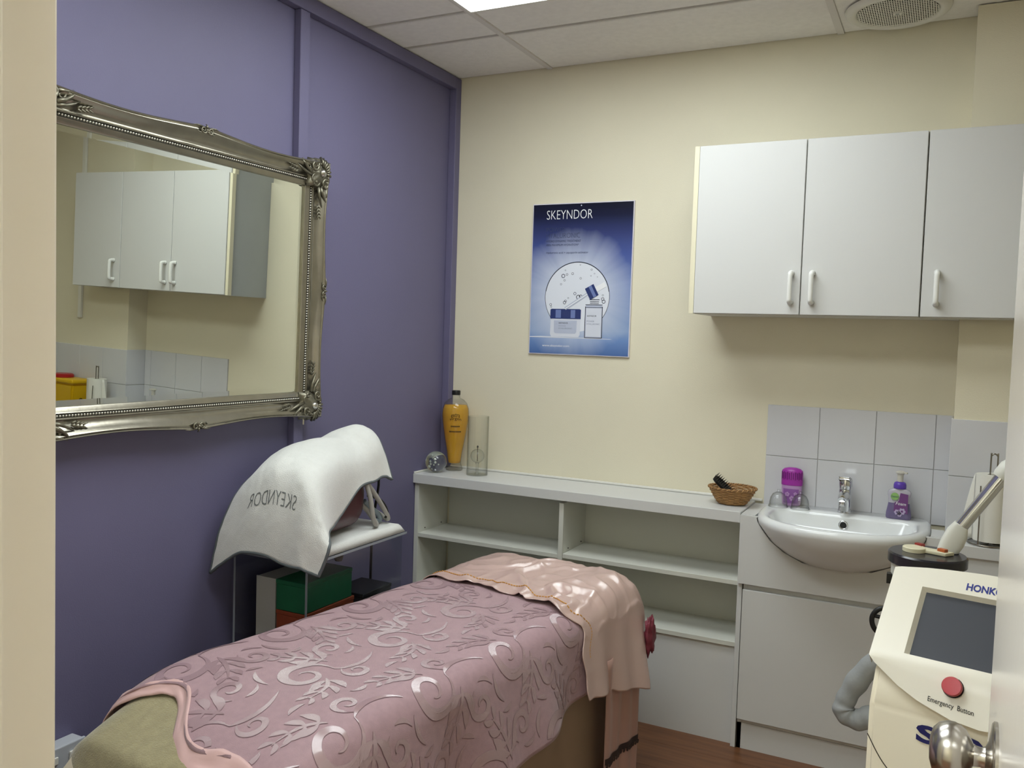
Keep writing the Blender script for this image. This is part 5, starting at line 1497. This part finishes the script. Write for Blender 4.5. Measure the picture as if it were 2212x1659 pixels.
nb_ = Vector((0, 0, 1)) * 0.45 - MD * 0.89
obj('emergency_collar', lathe(BM(), [(0, 0), (0.019, 0), (0.019, 0.004), (0, 0.004)], 30, BC - nb_ * 0.003, nb_), 'rubber_black', con)
obj('emergency_button', lathe(BM(), [(0, 0.004), (0.0145, 0.004), (0.0145, 0.008), (0.0178, 0.010), (0.0178, 0.0175), (0.0165, 0.020), (0, 0.0205)], 30, BC - nb_ * 0.003, nb_), 'button_red', con, smooth='angle')
obj('brand_lettering', text_mesh(BM(), 'HONKON', lambda u, v: cf(0.142 + 0.080 * u, 0.935 + 0.085 * v, HT + 0.0006), offset=0.03), 'print_blue', con)
obj('button_lettering', text_mesh(BM(), 'Emergency  Button', lambda u, v: cs(0.118 + 0.080 * u, -0.325 + 0.065 * v - 0.03 * u, HT) - MD * 0.0012, offset=0.01), 'print_black', con)
for s, x0, x1 in (('S', 0.100, 0.140), ('D', 0.178, 0.218)):
    obj('logo_lettering', text_mesh(BM(), s, lambda u, v, x0=x0, x1=x1: mp_(x0 + (x1 - x0) * u, -0.0292 + 0.0006 * (1 - v), 0.752 + 0.036 * v), offset=0.04), 'print_navy', lm)
sm = smooth_path([mp_(x, -0.022 - 0.005 * (z - 0.45) / 0.35 - 0.0006, z) for x, z in ((0.010, 0.738), (0.05, 0.68), (0.13, 0.622), (0.21, 0.60), (0.29, 0.622), (0.37, 0.68), (0.41, 0.738))], 8)
obj('seam', tube(BM(), sm, 0.0011, 6), 'gap_dark', lm)
# grey padded hose looping out on the left of the machine
hp = smooth_path([mp_(0.012, 0.20, 0.855), mp_(-0.025, 0.19, 0.83), mp_(-0.065, 0.175, 0.775), mp_(-0.092, 0.165, 0.718), mp_(-0.092, 0.16, 0.690), mp_(-0.066, 0.16, 0.680), mp_(-0.03, 0.165, 0.700), mp_(0.012, 0.17, 0.735)], 10)
hr = [0.023 + 0.0012 * math.sin(i * 0.9) + 0.0015 * math.sin(i * 0.37) for i in range(len(hp))]
obj('padded_hose', tube(BM(), hp, hr, 16), 'hose_grey', lm, smooth=True)

# ------------------------------------------------------------------ facial steamer behind the machine
mat('steamer_white', '#d9d8cf', 0.35)
mat('plate_cream', '#ddd6b8', 0.4)
mat('switch_red', '#8f2f28', 0.35)
mat('switch_amber', '#b05a2c', 0.35)
SCN = Vector((2.038, -1.03, 0))
fs = thing('facial_steamer', 'facial steamer with black round top and chrome arm behind the laser machine', 'steamer', SCN)
zt = 0.985
obj('tank', lathe(BM(), [(0, zt - 0.25), (0.07, zt - 0.25), (0.082, zt - 0.23), (0.085, zt - 0.03), (0, zt - 0.03)], 40, SCN), 'steamer_white', fs, smooth='angle')
obj('top', lathe(BM(), [(0, zt - 0.0295), (0.090, zt - 0.0295), (0.094, zt - 0.026), (0.094, zt - 0.004), (0.090, zt), (0, zt)], 48, SCN), 'black_gloss', fs, smooth='angle')
obj('tank_latch', box(BM(), SCN.x - 0.092, SCN.x - 0.080, SCN.y - 0.035, SCN.y - 0.012, zt - 0.085, zt - 0.06), 'rubber_black', fs)
# switch plate: disc and bar
pd = Vector((0.80, -0.60, 0)).normalized(); pq = Vector((0.60, 0.80, 0)).normalized()
pb2 = BM(); pc = SCN + Vector((-0.032, 0.000, zt + 0.0005))
lathe(pb2, [(0, 0), (0.028, 0), (0.028, 0.010), (0.026, 0.0115), (0, 0.0115)], 30, pc)
pl_ = obj('switch_plate', pb2, 'plate_cream', fs, smooth='angle')
pb3 = BM(); obox(pb3, pc + Vector((0.042, 0.002, 0.0045)), pd * 0.9 + pq * 0.3, pq, UZ, 0.092, 0.034, 0.009, bev=0.002)
obj('switch_bar', pb3, 'plate_cream', pl_, smooth='angle')
for off, m_ in ((Vector((0.012, 0.028, 0.0125)), 'switch_red'), (Vector((0.066, -0.006, 0.0125)), 'switch_amber')):
    sw = BM(); obox(sw, pc + off, pd, pq, UZ, 0.022, 0.014, 0.008, bev=0.0015); obj('rocker_switch', sw, m_, pl_)
# arm
ab = SCN + Vector((0.046, 0.042, zt))
bb = BM(); prev = None
for t, hw, hd in ((0.0, 0.026, 0.024), (0.3, 0.028, 0.024), (0.7, 0.026, 0.022), (1.0, 0.018, 0.018)):
    c_ = ab + Vector((0.028 * t, 0.0, 0.002 + 0.072 * t))
    axx = Vector((1, 0, -0.6 * t)).normalized()
    r = [bb.verts.new(c_ + axx * hw * math.copysign(abs(math.cos(a)) ** 0.6, math.cos(a)) + Vector((0, 1, 0)) * hd * math.copysign(abs(math.sin(a)) ** 0.6, math.sin(a))) for a in [2 * PI * k / 28 for k in range(28)]]
    if prev:
        for k in range(28): bb.faces.new((prev[k], prev[(k + 1) % 28], r[(k + 1) % 28], r[k]))
    else: bb.faces.new(r)
    prev = r
bb.faces.new(prev)
obj('arm_socket', bb, 'steamer_white', fs, smooth='angle')
a0 = ab + Vector((0.026, 0, 0.068)); a1 = SCN + Vector((0.163, 0.040, zt + 0.215))
dv = (a1 - a0).normalized()
obj('chrome_arm', tube(BM(), [a0, a1], 0.0165, 24), 'chrome', fs, smooth='angle')
obj('arm_joint', tube(BM(), [a1 - dv * 0.012, a1 - dv * 0.004, a1 + dv * 0.022, a1 + dv * 0.034], [0.0215, 0.024, 0.024, 0.019], 24), 'steamer_white', fs, smooth='angle')
obj('nozzle_head', tube(BM(), smooth_path([a1 + dv * 0.03, a1 + Vector((0.05, 0.0, 0.07)), a1 + Vector((0.12, -0.01, 0.10)), a1 + Vector((0.19, -0.02, 0.085))], 6), [0.02] * 18 + [0.014], 20), 'steamer_white', fs, smooth='angle')
# stand
obj('column', lathe(BM(), [(0, 0.05), (0.018, 0.05), (0.018, zt - 0.2505), (0, zt - 0.2505)], 20, SCN), 'chrome', fs, smooth='angle')
for k in range(5):
    a = 2 * PI * k / 5 + 0.3
    e_ = SCN + Vector((0.20 * math.cos(a), 0.20 * math.sin(a), 0.058))
    obj('foot', tube(BM(), [SCN + Vector((0, 0, 0.075)), e_], [0.016, 0.010], 10), 'steamer_white', fs, smooth='angle')
    obj('castor', lathe(BM(), [(0, -0.010), (0.022, -0.010), (0.024, -0.006), (0.024, 0.006), (0.022, 0.010), (0, 0.010)], 18, SCN + Vector((0.20 * math.cos(a), 0.20 * math.sin(a), 0.0245)), (-math.sin(a), math.cos(a), 0)), 'rubber_black', fs, smooth='angle')
rg = smooth_path([SCN + Vector((-0.075, -0.05, zt - 0.145)), SCN + Vector((-0.105, -0.058, zt - 0.150)), SCN + Vector((-0.120, -0.06, zt - 0.175)), SCN + Vector((-0.110, -0.06, zt - 0.205)), SCN + Vector((-0.075, -0.05, zt - 0.225))], 8)
obj('tank_handle', tube(BM(), rg, 0.0065, 10), 'rubber_black', fs, smooth=True)
obj('handle_bar', tube(BM(), [SCN + Vector((-0.118, -0.06, zt - 0.168)), SCN + Vector((-0.078, -0.048, zt - 0.175))], 0.005, 8), 'rubber_black', fs, smooth=True)
